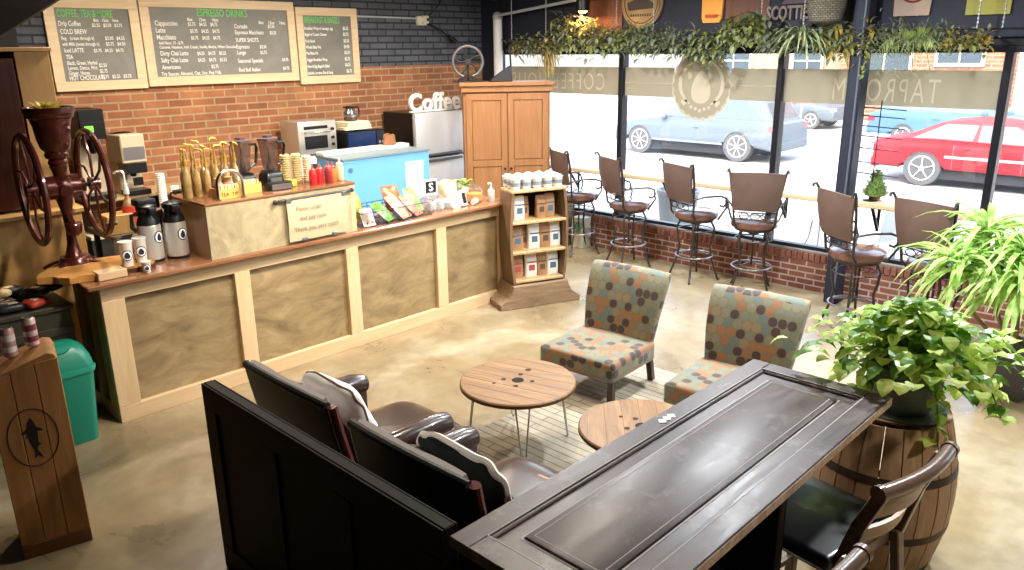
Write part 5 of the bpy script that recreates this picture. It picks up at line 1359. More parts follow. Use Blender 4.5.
for k in range(640):
    a = pr_.uniform(0, 2*PI); rr = abs(pr_.gauss(0, .19)); z = .34+pr_.uniform(-.05, .24)*(1-rr*1.6)
    bias = .10*pr_.random()
    p = (rr*math.cos(a)*1.0+.02, rr*math.sin(a)*1.15-.02, z-rr*.12)
    d = (math.cos(a)+pr_.uniform(-.5, .5), math.sin(a)+pr_.uniform(-.5, .5), pr_.uniform(-.2, .9))
    (la if pr_.random() < .62 else lb).leaf(p, d, pr_.uniform(.07, .13), pr_.uniform(.055, .09), 1.0, seg=4, fold=.12)
# trailing vines
for a, L, r0 in ((-1.1, .3, .3), (-.6, .32, .34), (-.9, .28, .36), (0.2, .25, .25), (2.4, .2, .2), (-.3, .3, .34), (-.75, .2, .4), (1.2, .25, .25), (-2.3, .36, .1)):
    pts = []
    for i in range(9):
        s_ = i/8; r_ = r0+.26*s_*L/.5; pts.append(V(r_*math.cos(a+.2*math.sin(3*s_)), r_*math.sin(a+.2*math.sin(3*s_)), .28-.05*s_-L*.75*s_*s_))
    vs_.tube(pts, .0035, seg=5)
    for i in range(1, 9):
        for q in range(3):
            (la if pr_.random() < .75 else lb).leaf(pts[i], (pr_.uniform(-1, 1), pr_.uniform(-1, 1), pr_.uniform(-.6, .4)), pr_.uniform(.06, .1), pr_.uniform(.05, .075), .8, seg=4)
obj('bright_leaves', la, M['pothos'], t, smooth=False, recalc=False); obj('dark_leaves', lb, M['pothos2'], t, smooth=False, recalc=False); obj('vines', vs_, plain('vine', '7d8a45', .6), t)
# spiky dracaena
SX, SY = 6.75, 1.12
t = thing('spiky_dracaena', 'tall plant with long arching strap leaves in a dark floor pot at the right edge', 'potted plant', (SX, SY, 0))
obj('pot', MB().lathe([(.17, 0), (.2, .03), (.25, .36), (.26, .42), (.235, .42), (.22, .36)], seg=4).move(Matrix.Rotation(.5, 4, 'Z')), plain('dark_planter', '4c4a4c', .6, noise=.15), t)
obj('soil', MB().lathe([(.2, .36), (.1, .38)], seg=16), plain('soil_2', '2c211a', .95), t)
tr = MB(); heads = [(-.1, .22, 1.05), (0, .34, 1.28), (-.25, .02, .98), (-.1, .05, 1.2), (-.25, .42, 1.05), (.0, -.12, 1.0)]
for hx, hy, hz in heads: tr.tube([(hx*.2, hy*.2, .38), (hx*.7, hy*.7, hz*.6), (hx, hy, hz)], .016, seg=8)
obj('stem', tr, plain('cane', '8a7a58', .8, bump=.4, scale=60), t)
lf = MB(); dr = random.Random(5)
for hx, hy, hz in heads:
    for k in range(50):
        a = dr.uniform(0, 2*PI); e_ = dr.uniform(-.2, 1.6)
        lf.leaf((hx, hy, hz-.12*dr.random()), (math.cos(a), math.sin(a), e_), dr.uniform(.4, .66), dr.uniform(.036, .052), dr.uniform(.9, 1.9), seg=5, fold=.25)
obj('strap_leaves', lf, leafmat('dracaena_leaf', '86ac4c', 'cbe592', trans=.5), t, smooth=False, recalc=False)

# ------------------------------------------------------------------ crate with fish, cans, bin
CA = math.radians(-13)
t = thing('wooden_fish_crate', 'tall wooden crate branded with a black fish inside a thin oval', 'crate', (.748, 4.475, 0), CA)
M['crate'] = wood('crate_pine', '8c5c32', 'ae7a46', 'c8955c', axis=2, scale=5, stretch=9, rough=.5, bump=.15)
CW = .335
out = [(-.0, 0), (CW, 0), (CW, 1.10), (CW-.015, 1.135), (CW-.05, 1.145), (0, 1.05)]
obj('case', MB().prism(out, .30, (0, .165, 0), (1, 0, 0), (0, 0, 1), bevel=.003), M['crate'], t)
for k in range(3):
    x0_, x1_ = CW*k/3+.002, CW*(k+1)/3-.002
    obj('front_plank', MB().prism([(x0_, .085), (x1_, .085), (x1_, 1.045+.09*x1_/CW-(.02 if k == 2 else 0)), (x0_, 1.045+.09*x0_/CW)], .014, (0, .007, 0), (1, 0, 0), (0, 0, 1), bevel=.002), M['crate'], t)
obj('skirt', MB().bx(0, CW, -.004, .012, .0, .083, bevel=.002), wood('crate_skirt', '5c3a20', '7d5230', axis=0), t)
ink = plain('brand_ink', '1a1412', .8)
obj('oval_mark', MB().tube([(CW*.47+.115*math.cos(a), -.0008, .70+.165*math.sin(a)) for a in [2*PI*k/60 for k in range(60)]], .003, closed=True, seg=6), plain('burnt_line', '3a2314', .8), t)
fish = [(0, .115), (.014, .09), (.02, .06), (.045, .04), (.048, .03), (.022, .035), (.022, 0), (.018, -.03), (.03, -.045), (.014, -.05), (.008, -.075), (.022, -.105), (.026, -.125), (.006, -.105), (-.012, -.118), (-.006, -.1), (-.004, -.075), (-.012, -.05), (-.02, -.02), (-.024, .01), (-.034, .0), (-.026, .03), (-.05, .028), (-.05, .036), (-.02, .06), (-.016, .09)]
obj('fish_mark', MB().prism([(CW*.47+x*1.0, .70+y*1.0) for x, y in fish], .0016, (0, -.0008, 0), (1, 0, 0), (0, 0, 1)), ink, t)
canm = [plain('can_%d' % i, c, .35, .2, noise=.25, scale=25) for i, c in enumerate(('c9a9a4', 'b89088', 'd2b4ac'))]
for i, (u, v, lab) in enumerate(((.02, .20, 'leftmost tall pink beer can on the fish crate'), (.13, .20, 'middle tall pink beer can on the fish crate'), (.235, .21, 'right-hand tall pink beer can on the fish crate'))):
    z = 1.05+.097*u/.29
    z = 1.045+.0955*(u+.034)/(CW-.05)+.004
    t = thing('beer_can', lab, 'can', (.748+u*math.cos(CA)-v*math.sin(CA), 4.475+u*math.sin(CA)+v*math.cos(CA), z))
    obj('can_body', MB().lathe([(.026, 0), (.034, .008), (.034, .148), (.027, .16)], seg=24), canm[i], t)
    obj('can_lid', MB().lathe([(.027, .16), (.028, .164), (.022, .163)], seg=24).box((0, 0, .166), (.012, .025, .002)), M['steel'], t)
    obj('can_art', MB().lathe([(.0345, .03), (.0345, .06)], seg=24, cap=False).lathe([(.0345, .09), (.0345, .125)], seg=24, cap=False), plain('can_art_%d' % i, ('8f4a52', 'e0d8d4', '7d3f48')[i], .4), t)
M['green'] = plain('bin_green', '187a64', .35, noise=.05, scale=4)
t = thing('swing_lid_bin', 'green plastic bin with domed swing lid beside the counter end', 'bin', (1.41, 5.78, 0), math.radians(0))
def rr4(w, d, r, n=5):
    P_ = []
    for cx_, cy_, a0 in ((w/2-r, d/2-r, 0), (-w/2+r, d/2-r, PI/2), (-w/2+r, -d/2+r, PI), (w/2-r, -d/2+r, 1.5*PI)):
        for i in range(n+1): P_.append((cx_+r*math.cos(a0+PI/2*i/n), cy_+r*math.sin(a0+PI/2*i/n)))
    return P_
def loft(secs):
    b = MB(); rings = [[b.bm.verts.new((x, y+oy, z)) for x, y in rr4(w, d, r)] for z, w, d, r, oy in secs]
    for A, B in zip(rings, rings[1:]):
        n = len(A)
        for k in range(n): b.bm.faces.new((A[k], A[(k+1) % n], B[(k+1) % n], B[k]))
    b.bm.faces.new(rings[0][::-1]); b.bm.faces.new(rings[-1]); return b
obj('bin_body', loft([(0, .29, .22, .04, 0), (.02, .30, .23, .05, 0), (.52, .37, .28, .05, 0)]), M['green'], t)
obj('rim', loft([(.521, .385, .295, .05, 0), (.55, .40, .31, .05, 0), (.565, .395, .305, .05, 0)]), plain('bin_green_light', '269078', .3), t)
obj('dome_lid', loft([(.566, .385, .295, .06, 0), (.63, .37, .27, .07, 0), (.70, .31, .21, .08, .0), (.735, .22, .14, .06, 0), (.745, .12, .07, .03, 0)]), M['green'], t, ang=60)
obj('swing_flap', MB().grid(lambda u, v: (.075*v*math.cos(2*PI*u), -.075+.05*v*math.sin(2*PI*u)*.9, .712+.05*v*math.sin(2*PI*u)*.55+.012), 28, 3, thick=-.008), plain('flap_green', '17826a', .4), t)
# wooden crate beneath the first stool
t = thing('wooden_stump_box', 'small rough wooden box under the windows beside the oak cabinet', 'box', (8.14, 6.99, 0))
obj('box_planks', MB().bx(-.14, .14, -.16, .16, 0, .62, bevel=.006), M['rough'], t); obj('lid', MB().bx(-.15, .15, -.17, .17, .62, .66, bevel=.005), M['rough'], t)
t = thing('green_label_carton', 'small pale carton with green label beside the wooden box', 'carton', (8.23, 6.66, 0)); obj('carton_body', MB().bx(-.09, .09, -.1, .1, 0, .42, bevel=.004), plain('pale_carton', 'cfc9b4', .6), t); obj('carton_label', MB().bx(-.094, -.0905, -.07, .07, .22, .36), plain('label_green', '5cc08a', .6), t)
# ------------------------------------------------------------------ garland over the windows
olive = leafmat('garland_olive', '6f7856', 'a0a47c', trans=.35, rough=.6); lime = leafmat('garland_lime', '848f48', 'b0b46c', trans=.4, rough=.6)
dusk = leafmat('garland_dusk', '5d6a60', '909a88', trans=.3, rough=.6); straw = leafmat('garland_straw', 'a08a50', 'c9b878', trans=.4, rough=.7)
yel = leafmat('garland_yellow', 'a88a38', 'c4ac58', trans=.4, rough=.6)
GX = 8.06
rod = thing('garland_rod', 'thin black rod and chains carrying the greenery above the windows', 'rod', (GX, 0, 2.76))
obj('rod_bar', MB().cyl((.06, 1.5, 0), (.06, 8.05, 0), .01, seg=8), M['black_metal'], rod)
chm = plain('chain_grey', 'b9babb', .4, .5)
for y in (7.85, 7.22, 6.07, 5.53, 4.17, 3.7, 2.1, 1.9):
    c_ = MB(); z = 0.0
    while z < ZC-2.76-.02:
        c_.ball((.06, y, z+.02), (.008, .008, .02), 6, 4); z += .036
    obj('chain', c_, chm, rod)
gr = random.Random(21)
def clump(lab, name, y0, y1, zc, spread, n, mats, lens=(.07, .16), w=.04, droop=.8, cat='garland', blades=0, hang=.0):
    t = thing(name, lab, cat, (GX, (y0+y1)/2, 2.76))
    L = y1-y0; mbs = [MB() for _ in mats]
    for k in range(int(n*1.5)):
        y = gr.uniform(-L/2, L/2); x = gr.gauss(0, .055); z = (zc-2.76)+gr.gauss(0, spread)-hang*gr.random()
        d = (gr.uniform(-1, .6), gr.uniform(-1, 1), gr.uniform(-.6, .9))
        mbs[gr.randrange(len(mats))].leaf((x, y, z), d, gr.uniform(*lens), w*gr.uniform(.7, 1.3), droop)
    for i, (m, mb) in enumerate(zip(mats, mbs)): obj(('leaves', 'pale_leaves', 'dark_leaves', 'accent_leaves')[i], mb, m, t, smooth=False, recalc=False)
    st = MB().tube([(.03*math.sin(5*i/8*PI), -L/2+L*i/8, (zc-2.76)+.03*math.sin(9*i/8)) for i in range(9)], .008, seg=6)
    obj('stem', st, plain('stem_brown', '5b4a33', .9), t)
    return t
clump('olive garland section nearest the corner, above the oak cabinet', 'leafy_garland', 7.0, 7.75, 2.68, .055, 260, [olive, dusk, straw])
clump('tall yellow-green garland section around the small glowing lamp', 'leafy_garland', 6.3, 7.0, 2.80, .11, 420, [lime, olive, dusk])
clump('dark grey-green garland section below the oval sign', 'leafy_garland', 5.6, 6.3, 2.72, .07, 340, [dusk, olive, lime])
clump('dusky garland section between the oval sign and the orange sign', 'leafy_garland', 5.0, 5.6, 2.70, .065, 300, [dusk, olive])
clump('bright leafy garland section hanging onto the round window decal', 'leafy_garland', 4.55, 5.0, 2.68, .08, 280, [lime, dusk, olive], hang=.1)
clump('bright upright garland section with large yellow-green leaves', 'leafy_garland', 4.1, 4.55, 2.80, .07, 220, [lime, olive], (.09, .17), .055)
clump('grey-green garland section behind the striped long-leaved plant', 'leafy_garland', 3.5, 4.1, 2.70, .055, 240, [dusk, olive])
clump('mixed garland section right above the steel pillar', 'leafy_garland', 2.95, 3.5, 2.68, .07, 280, [olive, dusk, lime, yel])
clump('dark garland section with pine-like sprigs above the pale letters', 'leafy_garland', 2.3, 2.95, 2.73, .06, 320, [dusk, olive], (.06, .11), .02)
clump('yellow blossom section near the right end of the garland', 'leafy_garland', 1.95, 2.35, 2.66, .045, 200, [yel, olive, lime], (.04, .09), .035)
# dried grasses, spider plant, palm fronds
t = clump('pale dried grass hanging from the garland beside the oak cabinet', 'hanging_grass', 7.05, 7.2, 2.62, .03, 6, [straw], cat='dried grass')
mb = MB()
for k in range(60): mb.leaf((gr.gauss(0, .03), gr.gauss(0, .05), -.1), (gr.uniform(-.3, .3), gr.uniform(-.4, .4), -1), gr.uniform(.25, .42), .018, .4, seg=4)
obj('grass_blades', mb, straw, t, smooth=False, recalc=False)
t = thing('spider_plant', 'striped plant with long thin arching leaves hanging before the windows', 'hanging plant', (GX-.12, 3.62, 2.72))
mb = MB()
for k in range(34):
    a = gr.uniform(0, 2*PI); mb.leaf((0, 0, 0), (math.cos(a)*.6, math.sin(a), gr.uniform(.0, .7)), gr.uniform(.35, .62), .022, gr.uniform(1.3, 2.2), seg=5, fold=.2)
obj('arching_leaves', mb, leafmat('spider_leaf', '6d8252', 'b9c294', trans=.3), t, smooth=False, recalc=False)
obj('crown', MB().ball((0, 0, .0), (.04, .04, .03)), straw, t)
t = thing('wicker_pot', 'grey wicker pot hanging above the greenery left of the steel pillar top', 'basket', (GX-.05, 3.43, 2.84))
wk = brick('wicker', '8d8878', '6f6a5c', '4c483e', bw=.04, bh=.02, ms=.004, rough=.9)
obj('basket_wall', MB().lathe([(.1, 0), (.15, .03), (.18, .14), (.19, .26), (.2, .27), (.17, .27), (.14, .1)], seg=28), wk, t)
obj('hanger', MB().tube([(.19, 0, .26), (.02, 0, .88)], .004, seg=5).tube([(-.19, 0, .26), (-.02, 0, .88)], .004, seg=5).cyl((0, 0, .86), (0, 0, .909), .01), chm, t)
t = thing('palm_fronds', 'feathery palm fronds hanging from the garland over the pale letters', 'fronds', (GX-.1, 2.58, 2.66))
mb = MB(); rb = MB()
for ay, L in ((-1.0, .34), (-.6, .4), (-.2, .36), (.2, .38), (.6, .42), (1.0, .36), (1.3, .25), (-1.4, .28)):
    pts = []
    for i in range(9):
        s_ = i/8; pts.append(V(-.12*s_, L*s_*math.sin(ay), .06*math.sin(PI*s_)-L*s_*s_*.75*abs(math.cos(ay))))
    rb.tube(pts, .004, seg=5)
    for i in range(1, 9):
        for sgn in (-1, 1):
            d = (pts[i]-pts[i-1]).normalized(); q = d.cross(V(1, 0, 0)).normalized()*sgn
            mb.leaf(pts[i], (d*.5+q), .11*(1-.5*abs(i/8-.45)), .014, .5); mb.leaf((pts[i]+pts[i-1])/2, (d*.5+q), .11*(1-.5*abs(i/8-.45)), .014, .5)
obj('leaflets', mb, leafmat('palm_green', '7d9248', 'b4bf78', trans=.4), t, smooth=False, recalc=False); obj('frond_ribs', rb, olive, t)
t = thing('ivy_strand', 'thin ivy strand hanging down the front of the steel pillar', 'hanging plant', (8.015, 3.0, 2.72))
mb = MB(); pts = [V(.01*math.sin(3*i), .012*math.cos(4*i), -.045*i) for i in range(9)]
for p_ in pts:
    for q in range(3): mb.leaf(p_, (gr.uniform(-1, .2), gr.uniform(-1, 1), gr.uniform(-.6, .3)), .05, .035, .5)
obj('ivy_leaves', mb, lime, t, smooth=False, recalc=False); obj('ivy_stem', MB().tube(pts, .004, seg=5), olive, t)

# ------------------------------------------------------------------ signs hung on the dark wall above the windows
SXW = XW-.04
def frame_m(y, z): return plane_matrix((SXW-.03, y, z), (0, -1, 0), (0, 0, 1))
t = thing('oval_sign', 'oval tan sign with double rim above the second window', 'sign', (SXW, 5.85, 3.16))
def ell(a, b, n=48): return [(a*math.cos(2*PI*i/n), b*math.sin(2*PI*i/n)) for i in range(n)]
NY = (0, -1, 0)
obj('rim', MB().prism(ell(.30, .30), .03, (0, 0, 0), NY, AZ), plain('sign_rim', '8c7a5a', .5), t)
obj('field', MB().prism(ell(.265, .265), .012, (-.022, 0, 0), NY, AZ), plain('sign_tan', 'b08a58', .6, noise=.2, scale=6), t)
obj('inner_ring', MB().tube([(-.03, .24*math.cos(a), .24*math.sin(a)) for a in [2*PI*k/48 for k in range(48)]], .005, closed=True, seg=6), plain('ring_dark', '3a2f26', .6), t)
obj('dark_band', MB().prism([(-.2, .0), (-.05, .05), (.1, .03), (.2, -.02), (.19, -.07), (-.18, -.09)], .004, (-.031, 0, 0), NY, AZ).prism(ell(.07, .05), .004, (-.031, .0, .12), NY, AZ), plain('band_dark', '4c4038', .6), t)
tt = MB()
for k in range(9): tt.prism([(-.15+.035*k, -.13), (-.128+.035*k, -.13), (-.128+.035*k, -.16), (-.15+.035*k, -.16)], .003, (-.030, 0, 0), NY, AZ)
obj('small_marks', tt, plain('marks', '5c4a36', .6), t)
t = thing('orange_sign', 'glowing orange bottle-shaped sign above the round window decal', 'sign', (SXW, 4.88, 3.05))
obj('backing', MB().prism([(-.14, .3), (.14, .3), (.12, -.1), (.09, -.15), (-.11, -.15), (-.13, -.1)], .03, (0, 0, 0), NY, AZ), plain('orange_sheet', 'e39a3c', .5, emit='e39030', estr=.25), t)
tt = MB(); text_into(tt, 'ALES', .10, plane_matrix((-.018, .10, .1), (0, -1, 0), (0, 0, 1)), .001, bold=.003); obj('dark_print', tt, plain('orange_print', '6a3a18', .6), t)
obj('red_stripe', MB().prism([(-.09, -.06), (.08, -.06), (.07, -.1), (-.08, -.1)], .003, (-.017, 0, 0), NY, AZ), plain('sign_red', 'c9502a', .6), t)
t = thing('letter_sign', 'grey-brown cut letters of a brewery sign over a dark base bar', 'sign', (SXW, 3.95, 2.88))
obj('base_bar', MB().bx(-.03, .0, -.26, .28, -.05, .02, bevel=.004), plain('bar_dark', '2c2e38', .6), t)
tt = MB(); text_into(tt, 'SCOTTIES', .19, plane_matrix((-.025, .26, .03), (0, -1, 0), (0, 0, 1)), .008, sx=.62, bold=.006); obj('letters', tt, plain('letters_taupe', '8d7d74', .6), t)
obj('gable', MB().prism([(-.1, .18), (.2, .18), (.05, .42)], .02, (-.015, 0, 0), NY, AZ), plain('gable', '5b5058', .6), t)
t = thing('swirl_sign', 'cream sign with a dark red swirl above the last window', 'sign', (SXW, 2.75, 3.06))
obj('board', MB().prism([(-.17, .25), (.2, .25), (.17, -.16), (-.15, -.16)], .02, (0, 0, 0), NY, AZ), plain('cream_board', 'b79c88', .6), t)
obj('swirl', MB().tube([(-.016, -.01+.10*math.cos(a)*(1-.06*a), .06+.085*math.sin(a)*(1-.06*a)) for a in [-4.5+ .25*k for k in range(0, 34)]], .010, seg=6), plain('dark_red', '7a3234', .6), t)
t = thing('yellow_sign', 'dull yellow square sign near the right end of the dark wall', 'sign', (SXW, 2.08, 3.08))
obj('board', MB().bx(-.01, .01, -.17, .19, -.19, .24), plain('yellow_board', 'a8a048', .6), t)
tt = MB(); text_into(tt, 'BRAVERIA', .07, plane_matrix((-.013, .15, -.06), (0, -1, 0), (0, 0, 1)), .001, sx=.8, bold=.002); obj('print', tt, plain('yellow_print', '5d5a30', .6), t)
# warm-brown timber facing between the signs
struct('trim_20', MB().bx(XW-.035, XW-.021, 4.2, 4.72, 2.64, ZC-.01).bx(XW-.035, XW-.021, 6.15, 6.7, 2.64, ZC-.01), wood('facing_brown', '5a3424', '7a4a34', axis=2, scale=5, rough=.6))
struct('trim_21', MB().bx(XW-.04, XW-.021, -2.3, 8.2, 2.62, 2.68, bevel=.004), M['black_metal'])

# rack and topiary on the bar right of the pillar
t = thing('wire_display_rack', 'thin black wire rack with many cross rods standing on the window bar', 'rack', (8.2, 2.98, 1.1155))
rk = MB().cyl((0, -.12, .01), (0, -.12, 1.0), .006, seg=8).lathe([(.07, 0), (.07, .01)], (0, -.12, 0))
obj('pole', rk, M['black_metal'], t)
for i, z in enumerate((.27, .38, .52, .64, .74, .84, .92)):
    obj('cross_rod', MB().tube([(0, -.36, z-.01), (0, -.12, z), (0, .12, z+.01)], .006, seg=6), M['black_metal'], t)
t = thing('cone_topiary', 'small green cone-shaped plant on the window bar beside the steel pillar', 'plant', (8.26, 2.84, 1.1155))
obj('pot', MB().lathe([(.05, 0), (.065, .06), (.07, .06)], seg=20), plain('terracotta', '8d7b5c', .7), t)
mb = MB()
for k in range(420):
    z = gr.random()**1.3; a = gr.uniform(0, 2*PI); r_ = .115*(1-z)**.7
    mb.leaf((r_*math.cos(a), r_*math.sin(a), .06+.24*z), (math.cos(a), math.sin(a), .8), .035, .018, .3)
obj('cone_core', MB().lathe([(.10, .05), (.1, .1), (.05, .22), (.01, .29)], seg=20), plain('cone_dark', '5d7438', .9), t)
obj('leaves', mb, leafmat('cone_leaf', '6d8a3c', 'a0b060'), t, smooth=False, recalc=False)

# ------------------------------------------------------------------ outside
struct('floor_sidewalk', MB().bx(8.56, 13.5, -30, 45, -.14, -.02), blotch('sidewalk', 'b0aca2', 'bab6ac', 'c4c0b8', scale=.6, rough=.9, dist=.3, bump=0))
struct('floor_street', MB().bx(8.6, 60, -60, 80, -.3, -.15), blotch('street', '8f908f', '9a9a98', 'a4a3a0', scale=.4, rough=.9, dist=.3, bump=0))
def car(name, lab, loc, rz, prof, green, wheels, wr, width, paint, dark, trim, tail, door_x, seat_col=None, spokes=5):
    """side profile in x (forward) and z; near side of the car at local y = -width/2"""
    t = thing(name, lab, 'car', loc, rz)
    # body with arches
    pts = list(prof)
    body = MB()
    N_ = 13
    low = []
    # lower edge with wheel arches, rear to front
    x_r, x_f = prof[0][0], prof[-1][0]
    low.append((x_r, prof[0][1]))
    edge = []
    for wx in wheels:
        R_ = wr+.06
        for i in range(N_):
            a = PI-PI*i/(N_-1); edge.append((wx+R_*math.cos(a), max(.22, wr+R_*math.sin(a)*1.0) if True else 0))
    poly = edge+pts[::-1]
    body.prism(poly, width, (0, 0, 0), (1, 0, 0), (0, 0, 1), bevel=.07, seg=3)
    obj('body', body, paint, t, ang=40)
    gh = MB(); W0, W1 = width/2-.10, width/2-.28
    k = len(green); A = []; B = []
    zmin = min(z for x, z in green); zmax = max(z for x, z in green)
    for sgn, arr in ((-1, A), (1, B)):
        for x, z in green:
            f = (z-zmin)/(zmax-zmin); arr.append(gh.bm.verts.new((x, sgn*(W0+(W1-W0)*f), z)))
    gh.bm.faces.new(A); gh.bm.faces.new(B[::-1])
    for i in range(k): gh.bm.faces.new((A[i], B[i], B[(i+1) % k], A[(i+1) % k]))
    obj('cabin', gh, paint, t)
    # side windows set proud of the cabin
    def side_pt(x, z, s, off): f = (z-zmin)/(zmax-zmin); return V(x, s*(W0+(W1-W0)*f+off), z)
    cx0 = sum(x for x, z in green)/k; cz0 = sum(z for x, z in green)/k
    tops = [p for p in green if p[1] > zmax-.12]
    for s in (-1, 1):
        xs = sorted(p[0] for p in green)
        xb0, xb1 = green[0][0]+.22, green[-1][0]-.22; xt0 = min(p[0] for p in tops)+.12; xt1 = max(p[0] for p in tops)-.08
        zb, zt = zmin+.04, zmax-.09
        for (a0, a1) in ((0, .47), (.51, 1)):
            q = [side_pt(xb0+(xb1-xb0)*a0, zb, s, .004), side_pt(xb0+(xb1-xb0)*a1, zb, s, .004), side_pt(xt0+(xt1-xt0)*a1, zt, s, .004), side_pt(xt0+(xt1-xt0)*a0, zt, s, .004)]
            g2 = MB(); vs = [g2.bm.verts.new(p) for p in q]; vo = [g2.bm.verts.new(p-V(0, s*.012, 0)) for p in q]
            g2.bm.faces.new(vs); g2.bm.faces.new(vo[::-1])
            for i in range(4): g2.bm.faces.new((vs[i], vo[i], vo[(i+1) % 4], vs[(i+1) % 4]))
            obj('side_window', g2, dark, t)
    # windscreen and rear glass
    for i0, i1, nm in ((0, 1, 'rear_window'), (k-1, k-2, 'windscreen')):
        (xa, za), (xb, zb_) = green[i0], green[i1]
        sgn = -1 if nm == 'rear_window' else 1
        f0, f1 = .12, .88; q = []
        for f in (f0, f1):
            x = xa+(xb-xa)*f; z = za+(zb_-za)*f; w_ = W0+(W1-W0)*(z-zmin)/(zmax-zmin)-.08
            q.append((x+sgn*.006, -w_, z+.004)); q.append((x+sgn*.006, w_, z+.004))
        g2 = MB(); vs = [g2.bm.verts.new(q[i]) for i in (0, 1, 3, 2)]; vo = [g2.bm.verts.new(V(*q[i])-V(sgn*.01, 0, .008)) for i in (0, 1, 3, 2)]
        g2.bm.faces.new(vs); g2.bm.faces.new(vo[::-1])
        for i in range(4): g2.bm.faces.new((vs[i], vo[i], vo[(i+1) % 4], vs[(i+1) % 4]))
        obj(nm, g2, dark, t)
    tyre = plain(name+'_tyre', '4a4b4e', .8); rimm = plain(name+'_rim', 'c4c6c8', .35, .6)
    for wx in wheels:
        for s in (-1, 1):
            yo = s*(width/2-.02); yi = s*(width/2-.22)
            w = obj('wheel', MB().lathe([(wr-.11, -.10), (wr-.01, -.10), (wr, -.07), (wr, .07), (wr-.01, .10), (wr-.11, .10)], seg=36).move(Matrix.Translation((wx, s*(width/2-.12), wr)) @ Matrix.Rotation(PI/2, 4, 'X')), tyre, t)
            rm = MB().cyl((wx, yo-s*.03, wr), (wx, yo+s*.002, wr), .055, seg=16)
            rm.tube([(wx+(wr-.12)*math.cos(a), yo-s*.006, wr+(wr-.12)*math.sin(a)) for a in [2*PI*i/32 for i in range(32)]], .014, closed=True, seg=6)
            for i in range(spokes):
                a = 2*PI*i/spokes+.3; rm.bar((wx+.03*math.cos(a), yo-s*.012, wr+.03*math.sin(a)), (wx+(wr-.12)*math.cos(a), yo-s*.008, wr+(wr-.12)*math.sin(a)), .055, .02)
            obj('rim', rm, rimm, w)
    for s in (-1, 1):
        ym = s*(width/2+.002)
        for x in door_x: obj('door_seam', MB().box((x, s*(width/2-.001), .62), (.010, .006, .5)), plain(name+'_seam', '5a6066', .6), t)
        obj('door_handle', MB().box((door_x[0]+.22, s*(width/2+.012), .80), (.17, .022, .03), bevel=.008), paint, t)
        obj('side_moulding', MB().box(((wheels[0]+wheels[1])/2, s*(width/2+.006), trim[0]), (wheels[1]-wheels[0]-.8, .02, .05), bevel=.006), trim[1], t)
        obj('tail_light', MB().box((x_r+.10, s*(width/2-.10), tail[0]), (.22, .22, .16), bevel=.02), tail[1], t)
        obj('head_light', MB().box((x_f-.14, s*(width/2-.16), .66), (.3, .28, .13), bevel=.03), plain(name+'_lamp', 'd8dde0', .2), t)
        obj('mirror', MB().box((green[-1][0]-.35, s*(width/2+.06), zmin+.06), (.12, .18, .12), bevel=.03), paint, t)
    obj('rear_bumper', MB().box((x_r+.03, 0, .42), (.16, width-.06, .20), bevel=.04, seg=2), tail[2], t)
    obj('underbody', MB().bx(wheels[0]-.3, wheels[1]+.3, -width/2+.1, width/2-.1, .16, .4), plain(name+'_under', '25262a', .9), t)
    return t
silver = plain('car_silver', '55606a', .45, .0); darkg = plain('car_glass', '4a555c', .1, coat=.5)
car('silver_crossover', 'silver-grey crossover car parked across the street behind the second window', (17.95+.88, 9.62, -.15), PI/2,
    [(-1.0, .3), (-1.03, .6), (-.98, .95), (-.8, 1.02), (0, 1.04), (2.2, 1.0), (2.7, .95), (3.4, .85), (3.72, .7), (3.78, .45), (3.72, .28)],
    [(-.86, 1.0), (-.55, 1.5), (-.1, 1.62), (1.2, 1.62), (1.7, 1.5), (2.45, .98)], (0, 2.92), .38, 1.76, silver, darkg, (.42, plain('car_clad', '6d757c', .5)), (.86, plain('tail_red', 'a05a5a', .3), silver), (.95, 1.95), spokes=8)
redp = plain('car_red', 'a80c18', .4, coat=.1)
car('red_coupe', 'bright red two-door car parked across the street behind the last windows', (17.2+.85, 5.08, -.15), -PI/2,
    [(-.98, .35), (-1.0, .55), (-.95, .88), (-.6, .94), (.2, .96), (1.9, .92), (2.6, .84), (3.3, .7), (3.42, .5), (3.36, .3)],
    [(-.55, .92), (.2, 1.27), (.7, 1.34), (1.2, 1.32), (1.6, 1.24), (2.35, .88)], (0, 2.6), .36, 1.70, redp, darkg, (.62, plain('moulding_pale', 'd9a0a0', .4)), (.72, plain('tail_red2', 'a8202c', .3), redp), (.55, 1.75), spokes=5)
car('dark_saloon', 'grey car seen far off between the middle mullion and the pillar', (27.5, 14.2, -.15), -PI*.5,
    [(-.98, .35), (-1.0, .55), (-.95, .9), (-.6, .96), (.2, .98), (1.9, .94), (2.6, .86), (3.3, .74), (3.42, .5), (3.36, .3)],
    [(-.55, .92), (.0, 1.35), (.5, 1.42), (1.2, 1.42), (1.6, 1.34), (2.35, .9)], (0, 2.6), .32, 1.7, plain('car_darkgrey', '59636b', .4, .3), darkg, (.5, plain('mould_grey', '50585f', .5)), (.75, plain('tail_red3', '90303a', .3), plain('bump_grey', '59636b', .5)), (.6, 1.7))
car('blue_van_like_car', 'blue car far off behind the wire rack', (24.5, 7.6, -.15), -PI/2,
    [(-.98, .35), (-1.0, .55), (-.95, .9), (-.6, .98), (.2, 1.0), (1.9, .96), (2.6, .9), (3.3, .78), (3.42, .5), (3.36, .3)],
    [(-.75, .95), (-.4, 1.4), (.2, 1.5), (1.2, 1.5), (1.7, 1.38), (2.35, .94)], (0, 2.6), .32, 1.7, plain('car_blue', '4a6a88', .4, .2), darkg, (.5, plain('mould_blue', '3f6f98', .5)), (.75, plain('tail_red4', '90303a', .3), plain('bump_blue', '4a6a88', .5)), (.6, 1.7)).name = 'blue_hatchback'
t = thing('red_street_sign', 'small square red sign on a thin post far across the street', 'street sign', (25.0, 11.2, -.15))
